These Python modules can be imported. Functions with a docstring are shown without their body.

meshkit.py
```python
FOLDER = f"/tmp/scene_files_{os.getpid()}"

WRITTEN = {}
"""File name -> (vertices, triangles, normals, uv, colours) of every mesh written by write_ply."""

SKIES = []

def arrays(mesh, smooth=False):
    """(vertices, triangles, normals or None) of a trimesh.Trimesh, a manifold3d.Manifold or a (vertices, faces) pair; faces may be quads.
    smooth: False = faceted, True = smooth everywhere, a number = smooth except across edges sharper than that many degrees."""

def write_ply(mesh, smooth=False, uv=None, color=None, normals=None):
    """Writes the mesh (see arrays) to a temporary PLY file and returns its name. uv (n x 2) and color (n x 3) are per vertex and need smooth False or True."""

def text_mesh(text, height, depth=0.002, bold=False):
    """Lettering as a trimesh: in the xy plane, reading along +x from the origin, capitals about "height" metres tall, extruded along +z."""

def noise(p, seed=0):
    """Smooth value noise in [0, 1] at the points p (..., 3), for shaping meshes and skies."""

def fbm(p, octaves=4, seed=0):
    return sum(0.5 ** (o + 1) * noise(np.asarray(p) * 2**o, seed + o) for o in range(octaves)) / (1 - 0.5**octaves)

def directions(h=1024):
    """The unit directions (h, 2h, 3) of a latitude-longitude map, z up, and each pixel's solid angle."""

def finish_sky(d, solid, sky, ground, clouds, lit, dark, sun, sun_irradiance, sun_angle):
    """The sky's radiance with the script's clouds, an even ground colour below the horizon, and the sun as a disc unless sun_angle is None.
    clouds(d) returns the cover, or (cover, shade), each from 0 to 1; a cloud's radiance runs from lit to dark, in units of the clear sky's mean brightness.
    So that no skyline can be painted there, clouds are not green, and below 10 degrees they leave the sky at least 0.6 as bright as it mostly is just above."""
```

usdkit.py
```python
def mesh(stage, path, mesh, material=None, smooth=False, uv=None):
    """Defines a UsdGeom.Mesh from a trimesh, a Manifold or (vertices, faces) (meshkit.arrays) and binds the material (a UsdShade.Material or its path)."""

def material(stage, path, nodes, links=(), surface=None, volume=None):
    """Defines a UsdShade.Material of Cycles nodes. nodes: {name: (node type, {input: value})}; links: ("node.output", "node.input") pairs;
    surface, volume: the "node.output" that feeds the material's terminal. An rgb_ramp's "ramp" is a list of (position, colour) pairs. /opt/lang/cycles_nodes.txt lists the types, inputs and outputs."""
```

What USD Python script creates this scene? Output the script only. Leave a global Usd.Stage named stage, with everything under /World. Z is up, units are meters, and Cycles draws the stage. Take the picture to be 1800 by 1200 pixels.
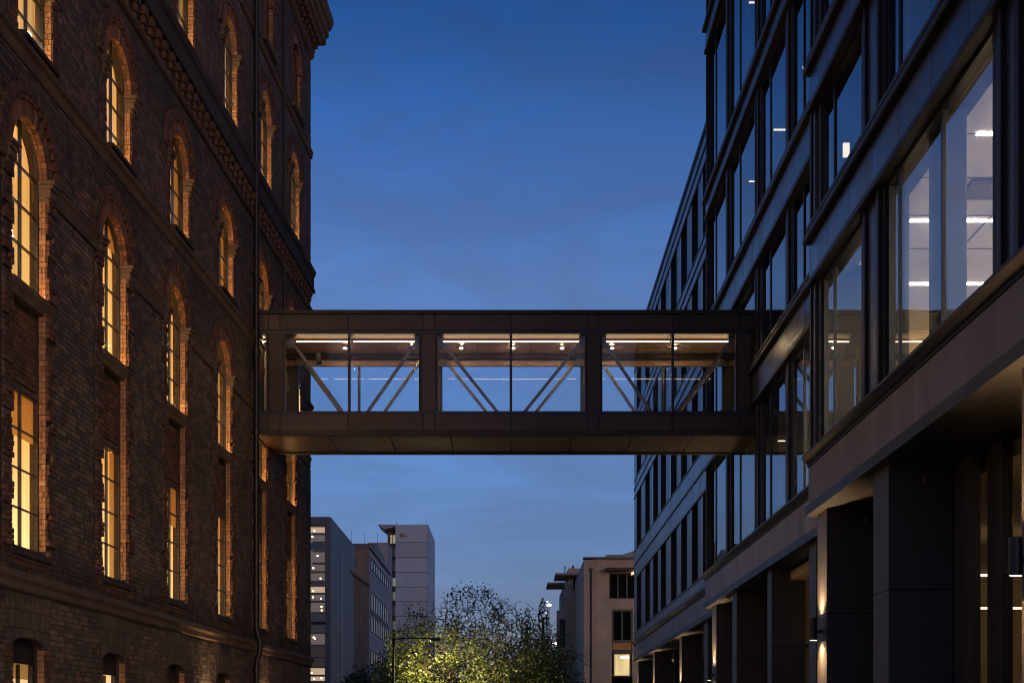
import math, random
import numpy as np
import trimesh, shapely, usdkit
from shapely.geometry import Polygon, box as sbox
from pxr import Usd, UsdGeom, UsdLux, UsdShade, Gf, Sdf

stage = Usd.Stage.CreateInMemory()
UsdGeom.SetStageUpAxis(stage, UsdGeom.Tokens.z)
UsdGeom.SetStageMetersPerUnit(stage, 1.0)
UsdGeom.Xform.Define(stage, '/World')
FPX = 2350.0            # focal length in pixels of the 1800 px wide photograph
EYE = 1.6
HOR = 1290.0

# ------------------------------------------------------------------ camera, sky, sun, exposure
cam = UsdGeom.Camera.Define(stage, '/World/camera')
cam.CreateHorizontalApertureAttr(36.0)
cam.CreateFocalLengthAttr(FPX / 1800 * 36.0)
cam.CreateVerticalApertureOffsetAttr((HOR - 600) / 1800 * 36.0)
cam.CreateExposureAttr(2.0)
_x = UsdGeom.Xformable(cam)
_x.AddTranslateOp().Set((0, 0, EYE))
_x.AddRotateXOp().Set(90)
SUN_EL, SUN_ROT = math.radians(4.0), math.radians(160.0)
sky_mat = usdkit.material(stage, '/World/Looks/dusk_sky', {
    'sky': ('sky_texture', {'sky_type': 'single_scattering', 'sun_disc': False, 'sun_elevation': SUN_EL, 'sun_rotation': SUN_ROT, 'ozone_density': 5.0, 'aerosol_density': 0.2}),
    'tint': ('mix_color', {'blend_type': 'multiply', 'fac': 1.0, 'b': (1.60, 0.90, 1.12), 'use_clamp': False}),
    'tc': ('texture_coordinate', {}),
    'sep': ('separate_xyz', {}),
    'dusk': ('rgb_ramp', {'ramp': [(0.0, (0.54, 0.44, 0.42)), (0.12, (0.72, 0.57, 0.49)), (0.184, (0.81, 0.66, 0.54)), (0.25, (0.98, 0.75, 0.57)), (0.319, (1.08, 0.80, 0.60)), (0.395, (0.62, 0.70, 0.64)), (0.47, (0.29, 0.475, 0.475)), (0.6, (0.22, 0.37, 0.41)), (1.0, (0.2, 0.38, 0.46))]}),
    'grad': ('mix_color', {'blend_type': 'multiply', 'fac': 1.0, 'use_clamp': False}),
    'map': ('mapping', {'scale': (2.2, 2.2, 9.0), 'location': (3.1, 0.4, 0.2)}),
    'n': ('noise_texture', {'scale': 2.3, 'detail': 7.0, 'roughness': 0.6, 'distortion': 0.7}),
    'nr': ('rgb_ramp', {'ramp': [(0.0, (0, 0, 0)), (0.36, (0, 0, 0)), (0.60, (1, 1, 1)), (1.0, (1, 1, 1))]}),
    'cl': ('hsv', {'saturation': 0.94, 'value': 0.74}),
    'mx': ('mix_color', {'blend_type': 'mix', 'use_clamp': False}),
    'half': ('math', {'math_type': 'multiply', 'value2': 0.80}),
    'bg': ('background_shader', {'strength': 0.083}),
}, [('sky.color', 'tint.a'), ('tc.generated', 'sep.vector'), ('sep.z', 'dusk.fac'), ('tint.result', 'grad.a'), ('dusk.color', 'grad.b'),
    ('tc.generated', 'map.vector'), ('map.vector', 'n.vector'), ('n.fac', 'nr.fac'), ('nr.color', 'half.value1'), ('grad.result', 'cl.color'),
    ('grad.result', 'mx.a'), ('cl.color', 'mx.b'), ('half.value', 'mx.fac'), ('mx.result', 'bg.color')], surface='bg.background')
dome = UsdLux.DomeLight.Define(stage, '/World/sky')
UsdShade.MaterialBindingAPI.Apply(dome.GetPrim()).Bind(sky_mat)
dome.GetPrim().SetCustomDataByKey('kind', 'structure')
dome.GetPrim().SetCustomDataByKey('label', 'clear blue dusk sky with faint streaks of cloud')
sun = UsdLux.DistantLight.Define(stage, '/World/sun')      # afterglow only: the sun stands at the horizon behind the camera
sun.CreateIntensityAttr(0.036)
sun.CreateAngleAttr(20.0)
sun.CreateColorAttr((1.0, 0.70, 0.46))
sun.CreateNormalizeAttr(True)
_s = UsdGeom.Xformable(sun)
_s.AddRotateZOp().Set(-160.0 + 180.0)
_s.AddRotateXOp().Set(86.0)                               # the light's -z axis looks away from the sun

# ------------------------------------------------------------------ helpers
used = {}


def path_for(name, parent):
    base = (parent.GetPath().pathString if parent is not None else '/World') + '/' + name
    n = used.get(base, -1) + 1
    used[base] = n
    return base if n == 0 else '%s_%03d' % (base, n)


def tagp(p, label=None, cat=None, group=None, kind=None):
    p = p.GetPrim() if hasattr(p, 'GetPrim') else p
    for k, v in (('label', label), ('category', cat), ('group', group), ('kind', kind)):
        if v:
            p.SetCustomDataByKey(k, v)
    return p


def thing(name, label=None, cat=None, loc=(0, 0, 0), rz=0.0, group=None, kind=None):
    x = UsdGeom.Xform.Define(stage, path_for(name, None))
    x.AddTranslateOp().Set(tuple(float(a) for a in loc))
    if rz:
        x.AddRotateZOp().Set(float(rz))
    return tagp(x, label, cat, group, kind)


BOXF = np.array([[0, 2, 1], [0, 3, 2], [4, 5, 6], [4, 6, 7], [0, 1, 5], [0, 5, 4], [2, 3, 7], [2, 7, 6], [1, 2, 6], [1, 6, 5], [3, 0, 4], [3, 4, 7]])


def box_verts(b):
    x0, x1, y0, y1, z0, z1 = b
    return np.array([[x0, y0, z0], [x1, y0, z0], [x1, y1, z0], [x0, y1, z0], [x0, y0, z1], [x1, y0, z1], [x1, y1, z1], [x0, y1, z1]], float)


class MB:
    def __init__(self):
        self.v, self.f, self.t, self.n = [], [], [], 0

    def add(self, v, f, tone=0.5):
        v = np.asarray(v, float)
        f = np.asarray(f, int)
        self.v.append(v)
        self.f.append(f + self.n)
        self.t.append(np.full(len(v), float(tone)))
        self.n += len(v)
        return self

    def box(self, x0, x1, y0, y1, z0, z1, tone=0.5):
        return self.add(box_verts((min(x0, x1), max(x0, x1), min(y0, y1), max(y0, y1), min(z0, z1), max(z0, z1))), BOXF, tone)

    def bbox(self, x0, x1, y0, y1, z0, z1, c=0.006, tone=0.5):
        """a box with chamfered edges"""
        x0, x1, y0, y1, z0, z1 = min(x0, x1), max(x0, x1), min(y0, y1), max(y0, y1), min(z0, z1), max(z0, z1)
        c = min(c, (x1 - x0) * .3, (y1 - y0) * .3, (z1 - z0) * .3)
        p = []
        for X, sx in ((x0, 1), (x1, -1)):
            for Y, sy in ((y0, 1), (y1, -1)):
                for Z, sz in ((z0, 1), (z1, -1)):
                    p += [(X, Y + sy * c, Z + sz * c), (X + sx * c, Y, Z + sz * c), (X + sx * c, Y + sy * c, Z)]
        h = trimesh.convex.convex_hull(np.array(p))
        return self.add(h.vertices, h.faces, tone)

    def boxes(self, arr, tones):
        arr = np.asarray(arr, float)
        if not len(arr):
            return self
        x0, x1, y0, y1, z0, z1 = arr.T
        V = np.stack([np.stack(k, 1) for k in ((x0, y0, z0), (x1, y0, z0), (x1, y1, z0), (x0, y1, z0), (x0, y0, z1), (x1, y0, z1), (x1, y1, z1), (x0, y1, z1))], 1)
        f = BOXF[None] + (np.arange(len(arr)) * 8)[:, None, None]
        self.v.append(V.reshape(-1, 3))
        self.f.append(f.reshape(-1, 3) + self.n)
        self.t.append(np.repeat(np.asarray(tones, float), 8))
        self.n += 8 * len(arr)
        return self

    def quad(self, a, b, c, d, tone=0.5):
        return self.add([a, b, c, d], [[0, 1, 2], [0, 2, 3]], tone)

    def prism(self, pts, axis, a, b, tone=0.5):
        """polygon pts in the plane across axis (x: (y,z); y: (x,z); z: (x,y)), from a to b"""
        m = trimesh.creation.extrude_polygon(pts if isinstance(pts, Polygon) else Polygon(pts), b - a, engine='earcut')
        v, f = m.vertices.copy(), m.faces.copy()
        p, q, h = v[:, 0], v[:, 1], v[:, 2] + a
        if axis == 'z':
            w = np.stack([p, q, h], 1)
        elif axis == 'x':
            w = np.stack([h, p, q], 1)
        else:
            w = np.stack([p, h, q], 1)
            f = f[:, ::-1]
        return self.add(w, f, tone)

    def wedge(self, cx, cz, a0, a1, r0, r1, y0, y1, tone=0.5):
        P = []
        for y in (y0, y1):
            for r, a in ((r0, a0), (r1, a0), (r1, a1), (r0, a1)):
                P.append((cx + r * math.cos(a), y, cz + r * math.sin(a)))
        P = np.array(P)
        f = np.array([[0, 1, 2], [0, 2, 3], [4, 6, 5], [4, 7, 6], [0, 4, 5], [0, 5, 1], [1, 5, 6], [1, 6, 2], [2, 6, 7], [2, 7, 3], [3, 7, 4], [3, 4, 0]])
        return self.add(P, f, tone)

    def tube(self, pts, r, sides=10, tone=0.5, caps=True):
        p = np.asarray(pts, float)
        r = np.broadcast_to(np.asarray(r, float), (len(p),))
        t = np.gradient(p, axis=0)
        t /= np.linalg.norm(t, axis=1, keepdims=True) + 1e-12
        ref = np.array([0, 0, 1.0]) if abs(t[:, 2]).mean() < .8 else np.array([1.0, 0, 0])
        a = np.cross(t, ref)
        a /= np.linalg.norm(a, axis=1, keepdims=True) + 1e-12
        b = np.cross(t, a)
        ang = np.arange(sides) * 2 * np.pi / sides
        v = p[:, None] + r[:, None, None] * (np.cos(ang)[None, :, None] * a[:, None] + np.sin(ang)[None, :, None] * b[:, None])
        n = len(p)
        i, j = np.meshgrid(np.arange(n - 1), np.arange(sides), indexing='ij')
        q = np.stack([i * sides + j, (i + 1) * sides + j, (i + 1) * sides + (j + 1) % sides, i * sides + (j + 1) % sides], -1).reshape(-1, 4)
        f = np.vstack([q[:, [0, 2, 1]], q[:, [0, 3, 2]]])
        V = v.reshape(-1, 3)
        if caps:
            V = np.vstack([V, p[:1], p[-1:]])
            k = np.arange(sides)
            f = np.vstack([f, np.stack([np.full(sides, len(V) - 2), (k + 1) % sides, k], 1), np.stack([np.full(sides, len(V) - 1), (n - 1) * sides + k, (n - 1) * sides + (k + 1) % sides], 1)])
        return self.add(V, f, tone)

    def bar(self, a, b, w, d, tone=0.5):
        """a rectangular bar from a to b: w across in the xz plane, d deep in y"""
        a, b = np.asarray(a, float), np.asarray(b, float)
        t = (b - a) / np.linalg.norm(b - a)
        y = np.array([0, 1.0, 0])
        s = np.cross(t, y)
        s /= np.linalg.norm(s)
        y = np.cross(s, t)
        P = []
        for e in (a, b):
            for i, j in ((-1, -1), (1, -1), (1, 1), (-1, 1)):
                P.append(e + s * w / 2 * i + y * d / 2 * j)
        return self.add(P, BOXF if np.dot(np.cross(s, y), t) > 0 else BOXF[:, ::-1], tone)

    def arrays(self):
        return np.vstack(self.v), np.vstack(self.f), np.concatenate(self.t)


def obj(name, mb, mat, parent=None, smooth=False, label=None, cat=None, group=None, kind=None):
    if isinstance(mb, (tuple, list)):
        m_ = MB()
        m_.box(*mb)
        mb = m_
    v, f, t = mb.arrays()
    m = usdkit.mesh(stage, path_for(name, parent), (v, f), mat, smooth=smooth)
    if not smooth:
        UsdGeom.PrimvarsAPI(m).CreatePrimvar('tone', Sdf.ValueTypeNames.FloatArray, 'vertex').Set([float(x) for x in t])
    m.CreateDoubleSidedAttr(True)
    return tagp(m, label, cat, group, kind)


def px(x, y, Y):
    """the point at depth Y seen at pixel (x, y) of the photograph"""
    return ((x - 900) / FPX * Y, EYE + (HOR - y) / FPX * Y)


# ------------------------------------------------------------------ materials
def mix_mat(name, stops, rough=0.6, metallic=0.0, nscale=3.0, namt=0.25, bump=0.0, bscale=40.0, spec=0.5, tone=False, stretch=(1, 1, 1), rvar=0.0, coat=0.0, rand=0.0, soot=None):
    """a principled surface: colour from a ramp over the piece's tone (or noise), soiled by noise, with fine relief"""
    nodes = {
        'tc': ('geometry', {}),
        'mp': ('mapping', {'scale': stretch}),
        'n1': ('noise_texture', {'scale': nscale, 'detail': 5.0, 'roughness': 0.6}),
        'n2': ('noise_texture', {'scale': bscale, 'detail': 3.0, 'roughness': 0.6}),
        'rp': ('rgb_ramp', {'ramp': stops}),
        'dk': ('map_range', {'from_min': 0.3, 'from_max': 0.7, 'to_min': 1.0 - namt, 'to_max': 1.0 + namt * 0.6}),
        'mul': ('vector_math', {'math_type': 'scale'}),
        'p': ('principled_bsdf', {'roughness': rough, 'metallic': metallic, 'specular_ior_level': spec, 'coat_weight': coat}),
    }
    links = [('tc.position', 'mp.vector'), ('mp.vector', 'n1.vector'), ('mp.vector', 'n2.vector'), ('n1.fac', 'dk.value'), ('rp.color', 'mul.vector1'), ('dk.result', 'mul.scale'), ('mul.vector', 'p.base_color')]
    if tone:
        nodes['at'] = ('attribute', {})
        links.append(('at.fac', 'rp.fac'))
    else:
        nodes['n3'] = ('noise_texture', {'scale': nscale * 2.7, 'detail': 4.0})
        links += [('mp.vector', 'n3.vector'), ('n3.fac', 'rp.fac')]
    last = 'mul.vector'
    if rand:
        nodes['oi'] = ('object_info', {})
        nodes['om'] = ('map_range', {'from_min': 0.0, 'from_max': 1.0, 'to_min': 1.0 - rand, 'to_max': 1.0 + rand})
        nodes['ov'] = ('vector_math', {'math_type': 'scale'})
        links += [('oi.random', 'om.value'), (last, 'ov.vector1'), ('om.result', 'ov.scale')]
        last = 'ov.vector'
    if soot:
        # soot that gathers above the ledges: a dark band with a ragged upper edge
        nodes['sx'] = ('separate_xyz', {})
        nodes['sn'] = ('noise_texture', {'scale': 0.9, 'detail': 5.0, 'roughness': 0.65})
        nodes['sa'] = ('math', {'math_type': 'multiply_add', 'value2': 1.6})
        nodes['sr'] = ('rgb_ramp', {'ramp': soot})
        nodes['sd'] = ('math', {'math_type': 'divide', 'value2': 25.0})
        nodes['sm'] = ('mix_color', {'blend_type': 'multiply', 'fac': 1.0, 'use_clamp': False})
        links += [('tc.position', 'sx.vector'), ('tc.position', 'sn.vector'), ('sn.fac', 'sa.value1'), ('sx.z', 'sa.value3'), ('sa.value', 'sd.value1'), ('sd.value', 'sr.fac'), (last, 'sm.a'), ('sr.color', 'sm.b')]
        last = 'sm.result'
    links = [l_ for l_ in links if l_ != ('mul.vector', 'p.base_color')] + [(last, 'p.base_color')]
    if rvar:
        nodes['rv'] = ('map_range', {'from_min': 0.3, 'from_max': 0.7, 'to_min': max(0.03, rough - rvar), 'to_max': min(1, rough + rvar)})
        links += [('n1.fac', 'rv.value'), ('rv.result', 'p.roughness')]
    if bump:
        nodes['b'] = ('bump', {'strength': 0.6, 'distance': bump})
        links += [('n2.fac', 'b.height'), ('b.normal', 'p.normal')]
    m = usdkit.material(stage, '/World/Looks/' + name, nodes, links, surface='p.BSDF')
    if tone:
        UsdShade.Shader.Get(stage, '/World/Looks/%s/at' % name).CreateInput('attribute', Sdf.ValueTypeNames.String).Set('tone')
    return m


def glass_mat(name, ior=1.6, tint=(0.9, 0.92, 0.92), rough=0.0, wav=0.0):
    nodes = {'t': ('transparent_bsdf', {'color': tint}), 'g': ('glossy_bsdf', {'color': (1, 1, 1), 'roughness': rough}), 'f': ('fresnel', {'IOR': ior}), 'm': ('mix_closure', {})}
    links = [('t.BSDF', 'm.closure1'), ('g.BSDF', 'm.closure2'), ('f.fac', 'm.fac')]
    if wav:
        nodes.update({'geo': ('geometry', {}), 'n': ('noise_texture', {'scale': 0.9, 'detail': 1.0}), 'b': ('bump', {'strength': 1.0, 'distance': wav})})
        links += [('geo.position', 'n.vector'), ('n.fac', 'b.height'), ('b.normal', 'g.normal')]
    return usdkit.material(stage, '/World/Looks/' + name, nodes, links, surface='m.closure')


def emit_mat(name, color, strength):
    return usdkit.material(stage, '/World/Looks/' + name, {'e': ('emission', {'color': color, 'strength': strength})}, [], surface='e.emission')


def lit_room_mat(name, top, bottom, z0, z1, strength, nz=0.35):
    """the lit room seen through a window: warm light from its lamps on curtains and walls, in broad upright folds"""
    nodes = {
        'g': ('geometry', {}), 's': ('separate_xyz', {}),
        'mp': ('mapping', {'scale': (1.0, 1.0, 0.12)}),
        'n': ('noise_texture', {'scale': 2.6, 'detail': 3.0}),
        'mr': ('map_range', {'from_min': z0, 'from_max': z1, 'to_min': 0.0, 'to_max': 1.0, 'clamp': True}),
        'rp': ('rgb_ramp', {'ramp': [(0.0, bottom), (1.0, top)]}),
        'nr': ('map_range', {'from_min': 0.3, 'from_max': 0.7, 'to_min': strength * (1 - nz), 'to_max': strength * (1 + nz)}),
        'oi': ('object_info', {}),
        'om': ('map_range', {'from_min': 0.0, 'from_max': 1.0, 'to_min': 0.68, 'to_max': 1.2}),
        'ml': ('math', {'math_type': 'multiply'}),
        'n2': ('noise_texture', {'scale': 9.0, 'detail': 1.0}),
        'nf': ('map_range', {'from_min': 0.35, 'from_max': 0.65, 'to_min': 0.9, 'to_max': 1.07}),
        'm2': ('math', {'math_type': 'multiply'}),
        'mp2': ('mapping', {'scale': (1.0, 1.0, 0.02)}),
        'e': ('emission', {}),
    }
    links = [('g.position', 's.vector'), ('s.z', 'mr.value'), ('mr.result', 'rp.fac'), ('g.position', 'mp.vector'), ('mp.vector', 'n.vector'), ('n.fac', 'nr.value'), ('rp.color', 'e.color'), ('oi.random', 'om.value'), ('nr.result', 'ml.value1'), ('om.result', 'ml.value2'), ('g.position', 'mp2.vector'), ('mp2.vector', 'n2.vector'), ('n2.fac', 'nf.value'), ('ml.value', 'm2.value1'), ('nf.result', 'm2.value2'), ('m2.value', 'e.strength')]
    return usdkit.material(stage, '/World/Looks/' + name, nodes, links, surface='e.emission')


M = {}
BR = [(0.0, (0.11, 0.083, 0.064)), (0.3, (0.175, 0.130, 0.098)), (0.55, (0.225, 0.158, 0.114)), (0.8, (0.30, 0.19, 0.125)), (0.93, (0.32, 0.14, 0.07)), (1.0, (0.38, 0.2, 0.11))]
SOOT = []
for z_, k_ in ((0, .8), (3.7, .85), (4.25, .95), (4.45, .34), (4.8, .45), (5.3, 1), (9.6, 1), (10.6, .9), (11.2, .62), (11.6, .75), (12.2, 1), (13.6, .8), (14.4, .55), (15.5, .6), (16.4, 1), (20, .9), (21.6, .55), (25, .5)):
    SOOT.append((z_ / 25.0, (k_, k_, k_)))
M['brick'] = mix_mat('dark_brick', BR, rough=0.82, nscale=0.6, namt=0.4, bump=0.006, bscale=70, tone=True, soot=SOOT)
M['jamb_brick'] = mix_mat('amber_brick', [(0.0, (0.30, 0.145, 0.065)), (0.5, (0.44, 0.235, 0.11)), (0.85, (0.52, 0.30, 0.15)), (1.0, (0.58, 0.37, 0.2))], rough=0.8, nscale=0.9, namt=0.2, bump=0.006, bscale=70, tone=True)
M['red_brick'] = mix_mat('red_brick', [(0.0, (0.10, 0.052, 0.036)), (0.5, (0.24, 0.115, 0.062)), (0.85, (0.34, 0.16, 0.08)), (1.0, (0.42, 0.22, 0.12))], rough=0.8, nscale=0.9, namt=0.25, bump=0.006, bscale=70, tone=True)
M['mortar'] = mix_mat('soot_mortar', [(0.0, (0.035, 0.028, 0.025)), (1.0, (0.075, 0.06, 0.05))], rough=0.95, nscale=1.2, bump=0.004)
M['stone'] = mix_mat('brown_stone', [(0.0, (0.08, 0.056, 0.04)), (0.5, (0.145, 0.098, 0.066)), (1.0, (0.20, 0.14, 0.095))], rough=0.8, nscale=1.5, namt=0.3, bump=0.006, bscale=30)
M['sooty_stone'] = mix_mat('sooty_stone', [(0.0, (0.03, 0.026, 0.024)), (1.0, (0.075, 0.06, 0.05))], rough=0.85, nscale=0.8, namt=0.3, bump=0.006, bscale=30)
M['frame'] = mix_mat('black_window_frame', [(0.0, (0.012, 0.012, 0.014)), (1.0, (0.02, 0.02, 0.023))], rough=0.4, namt=0.1)
M['pipe'] = mix_mat('black_iron_pipe', [(0.0, (0.012, 0.012, 0.014)), (1.0, (0.025, 0.024, 0.024))], rough=0.45, namt=0.2, bump=0.002)
M['slate'] = mix_mat('slate_roof', [(0.0, (0.04, 0.042, 0.05)), (1.0, (0.07, 0.072, 0.08))], rough=0.7)
M['plaster'] = mix_mat('cream_plaster', [(0.0, (0.6, 0.5, 0.36)), (1.0, (0.68, 0.58, 0.42))], rough=0.8, namt=0.08)
M['bronze'] = mix_mat('dark_bronze_metal', [(0.0, (0.042, 0.032, 0.025)), (1.0, (0.064, 0.049, 0.038))], rough=0.45, metallic=0.3, nscale=0.8, namt=0.22, rvar=0.08, bump=0.0008, bscale=6, rand=0.16)
M['bronze_dark'] = mix_mat('blackened_bronze_trim', [(0.0, (0.022, 0.019, 0.018)), (1.0, (0.04, 0.034, 0.03))], rough=0.5, metallic=0.0, spec=0.3, namt=0.2, rvar=0.06)
M['panel'] = mix_mat('blue_grey_metal_panel', [(0.0, (0.095, 0.088, 0.092)), (1.0, (0.135, 0.125, 0.128))], rough=0.34, metallic=0.75, nscale=1.8, namt=0.3, rvar=0.10, stretch=(1, 1, 0.10), bump=0.0008, bscale=5, rand=0.16)
M['soffit'] = mix_mat('bronze_soffit', [(0.0, (0.085, 0.053, 0.029)), (1.0, (0.125, 0.078, 0.043))], rough=0.42, metallic=0.35, nscale=0.6, namt=0.25, rvar=0.1, rand=0.10)
M['fascia'] = mix_mat('brown_fascia_stone', [(0.0, (0.20, 0.155, 0.125)), (0.5, (0.25, 0.195, 0.155)), (1.0, (0.30, 0.24, 0.19))], rough=0.55, spec=0.35, nscale=1.6, namt=0.3, stretch=(1, 1, 0.10), bump=0.001, bscale=150, rand=0.16)
M['granite'] = mix_mat('dark_granite', [(0.0, (0.034, 0.028, 0.024)), (0.5, (0.052, 0.043, 0.037)), (1.0, (0.10, 0.08, 0.068))], rough=0.55, nscale=30, namt=0.3, bump=0.001, bscale=160, rand=0.16)
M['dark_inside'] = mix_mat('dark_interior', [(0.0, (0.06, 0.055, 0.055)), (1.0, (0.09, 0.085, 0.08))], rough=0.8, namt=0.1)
M['office_white'] = mix_mat('office_white', [(0.0, (0.56, 0.52, 0.49)), (1.0, (0.64, 0.60, 0.57))], rough=0.85, namt=0.08, nscale=0.8)
M['office_warm'] = mix_mat('office_warm_wall', [(0.0, (0.55, 0.43, 0.26)), (1.0, (0.62, 0.49, 0.31))], rough=0.85, namt=0.08)
M['carpet'] = mix_mat('pale_floor', [(0.0, (0.34, 0.31, 0.28)), (1.0, (0.44, 0.41, 0.37))], rough=0.95, nscale=6)
M['blind'] = mix_mat('pale_blind', [(0.0, (0.5, 0.49, 0.48)), (1.0, (0.6, 0.58, 0.56))], rough=0.8, namt=0.1)
M['wood'] = mix_mat('walnut_ceiling', [(0.0, (0.34, 0.20, 0.125)), (0.5, (0.43, 0.26, 0.165)), (1.0, (0.50, 0.32, 0.21))], rough=0.45, nscale=2.0, namt=0.2, stretch=(0.3, 3, 3))
M['steel'] = mix_mat('grey_painted_steel', [(0.0, (0.12, 0.11, 0.105)), (1.0, (0.17, 0.155, 0.145))], rough=0.4, metallic=0.3, namt=0.15)
M['asphalt'] = mix_mat('asphalt', [(0.0, (0.035, 0.035, 0.037)), (1.0, (0.065, 0.063, 0.062))], rough=0.75, nscale=2, bump=0.004, bscale=90)
M['paving'] = mix_mat('paving_stone', [(0.0, (0.20, 0.185, 0.165)), (1.0, (0.28, 0.26, 0.235))], rough=0.75, nscale=1.5, bump=0.003, rand=0.16)
M['earth'] = mix_mat('far_ground', [(0.0, (0.05, 0.055, 0.04)), (1.0, (0.09, 0.085, 0.07))], rough=0.9, nscale=0.1)
M['paint'] = mix_mat('road_paint', [(0.0, (0.55, 0.5, 0.3)), (1.0, (0.75, 0.7, 0.45))], rough=0.7, nscale=4)
M['concrete_dark'] = mix_mat('slate_grey_cladding', [(0.0, (0.035, 0.045, 0.065)), (1.0, (0.055, 0.068, 0.095))], rough=0.5, nscale=0.15, namt=0.2)
M['concrete_mid'] = mix_mat('grey_cladding', [(0.0, (0.17, 0.20, 0.25)), (1.0, (0.22, 0.255, 0.31))], rough=0.6, nscale=0.12, namt=0.15, rand=0.10)
M['concrete_pale'] = mix_mat('pale_grey_cladding', [(0.0, (0.18, 0.27, 0.37)), (1.0, (0.225, 0.32, 0.43))], rough=0.45, nscale=0.08, namt=0.12, rand=0.10)
M['old_brown'] = mix_mat('ribbed_brown_stone', [(0.0, (0.11, 0.088, 0.072)), (1.0, (0.17, 0.14, 0.115))], rough=0.8, nscale=0.4, namt=0.25)
M['beige'] = mix_mat('beige_sandstone', [(0.0, (0.34, 0.265, 0.19)), (0.5, (0.41, 0.325, 0.235)), (1.0, (0.46, 0.37, 0.27))], rough=0.85, nscale=0.7, namt=0.15, bump=0.004, bscale=6)
M['zinc'] = mix_mat('blue_zinc_roof', [(0.0, (0.10, 0.12, 0.15)), (1.0, (0.15, 0.17, 0.21))], rough=0.45, metallic=0.4)
M['orange_panel'] = mix_mat('amber_timber_panel', [(0.0, (0.42, 0.19, 0.05)), (1.0, (0.52, 0.26, 0.08))], rough=0.6)
M['post'] = mix_mat('matt_black_post', [(0.0, (0.008, 0.008, 0.009)), (1.0, (0.014, 0.014, 0.015))], rough=0.9, namt=0.1, spec=0.1)
M['bark'] = mix_mat('dark_bark', [(0.0, (0.03, 0.024, 0.018)), (1.0, (0.065, 0.052, 0.04))], rough=0.9, nscale=4, bump=0.01, bscale=20)
M['glass_old'] = glass_mat('old_window_glass', 1.5, (0.96, 0.95, 0.92), 0.01, 0.004)
M['glass_office'] = glass_mat('coated_office_glass', 2.4, (0.80, 0.84, 0.85), 0.0, 0.0015)
M['glass_bridge'] = glass_mat('bridge_glass', 1.45, (0.93, 0.97, 1.0), 0.0, 0.001)
M['glass_dark'] = glass_mat('dark_far_glass', 1.7, (0.35, 0.38, 0.40), 0.02)
M['glass_shop'] = glass_mat('shop_glass', 1.5, (0.55, 0.55, 0.53))
M['light_white'] = emit_mat('ceiling_strip_light', (1.0, 0.80, 0.60), 27.0)
M['light_warm'] = emit_mat('bridge_strip_light', (1.0, 0.70, 0.38), 3.2)
M['spot'] = emit_mat('downlight_glow', (1.0, 0.70, 0.38), 80.0)
M['lobby_light'] = emit_mat('lobby_strip_light', (1.0, 0.72, 0.45), 1.3)
M['added_dim_light'] = emit_mat('added_dim_strip', (1.0, 0.80, 0.60), 0.55)  # for strips added to lift the dark upper office windows
M['lamp_disc'] = emit_mat('wall_lamp_glow', (1.0, 0.66, 0.34), 1150.0)
M['lamp_disc_soft'] = emit_mat('left_wall_lamp_glow', (1.0, 0.62, 0.30), 300.0)
M['lamp_disc_weak'] = emit_mat('under_bridge_lamp_glow', (1.0, 0.58, 0.26), 90.0)
M['street_glow'] = emit_mat('street_lamp_glow', (1.0, 0.74, 0.36), 2200.0)
M['far_glow'] = emit_mat('far_lamp_glow', (1.0, 0.78, 0.5), 1.1)
M['sill_led'] = emit_mat('sill_light', (1.0, 0.56, 0.22), 10.0)
M['added_jamb_led'] = emit_mat('jamb_light', (1.0, 0.60, 0.26), 15.0)  # for strips added to brighten the window reveals
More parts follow.
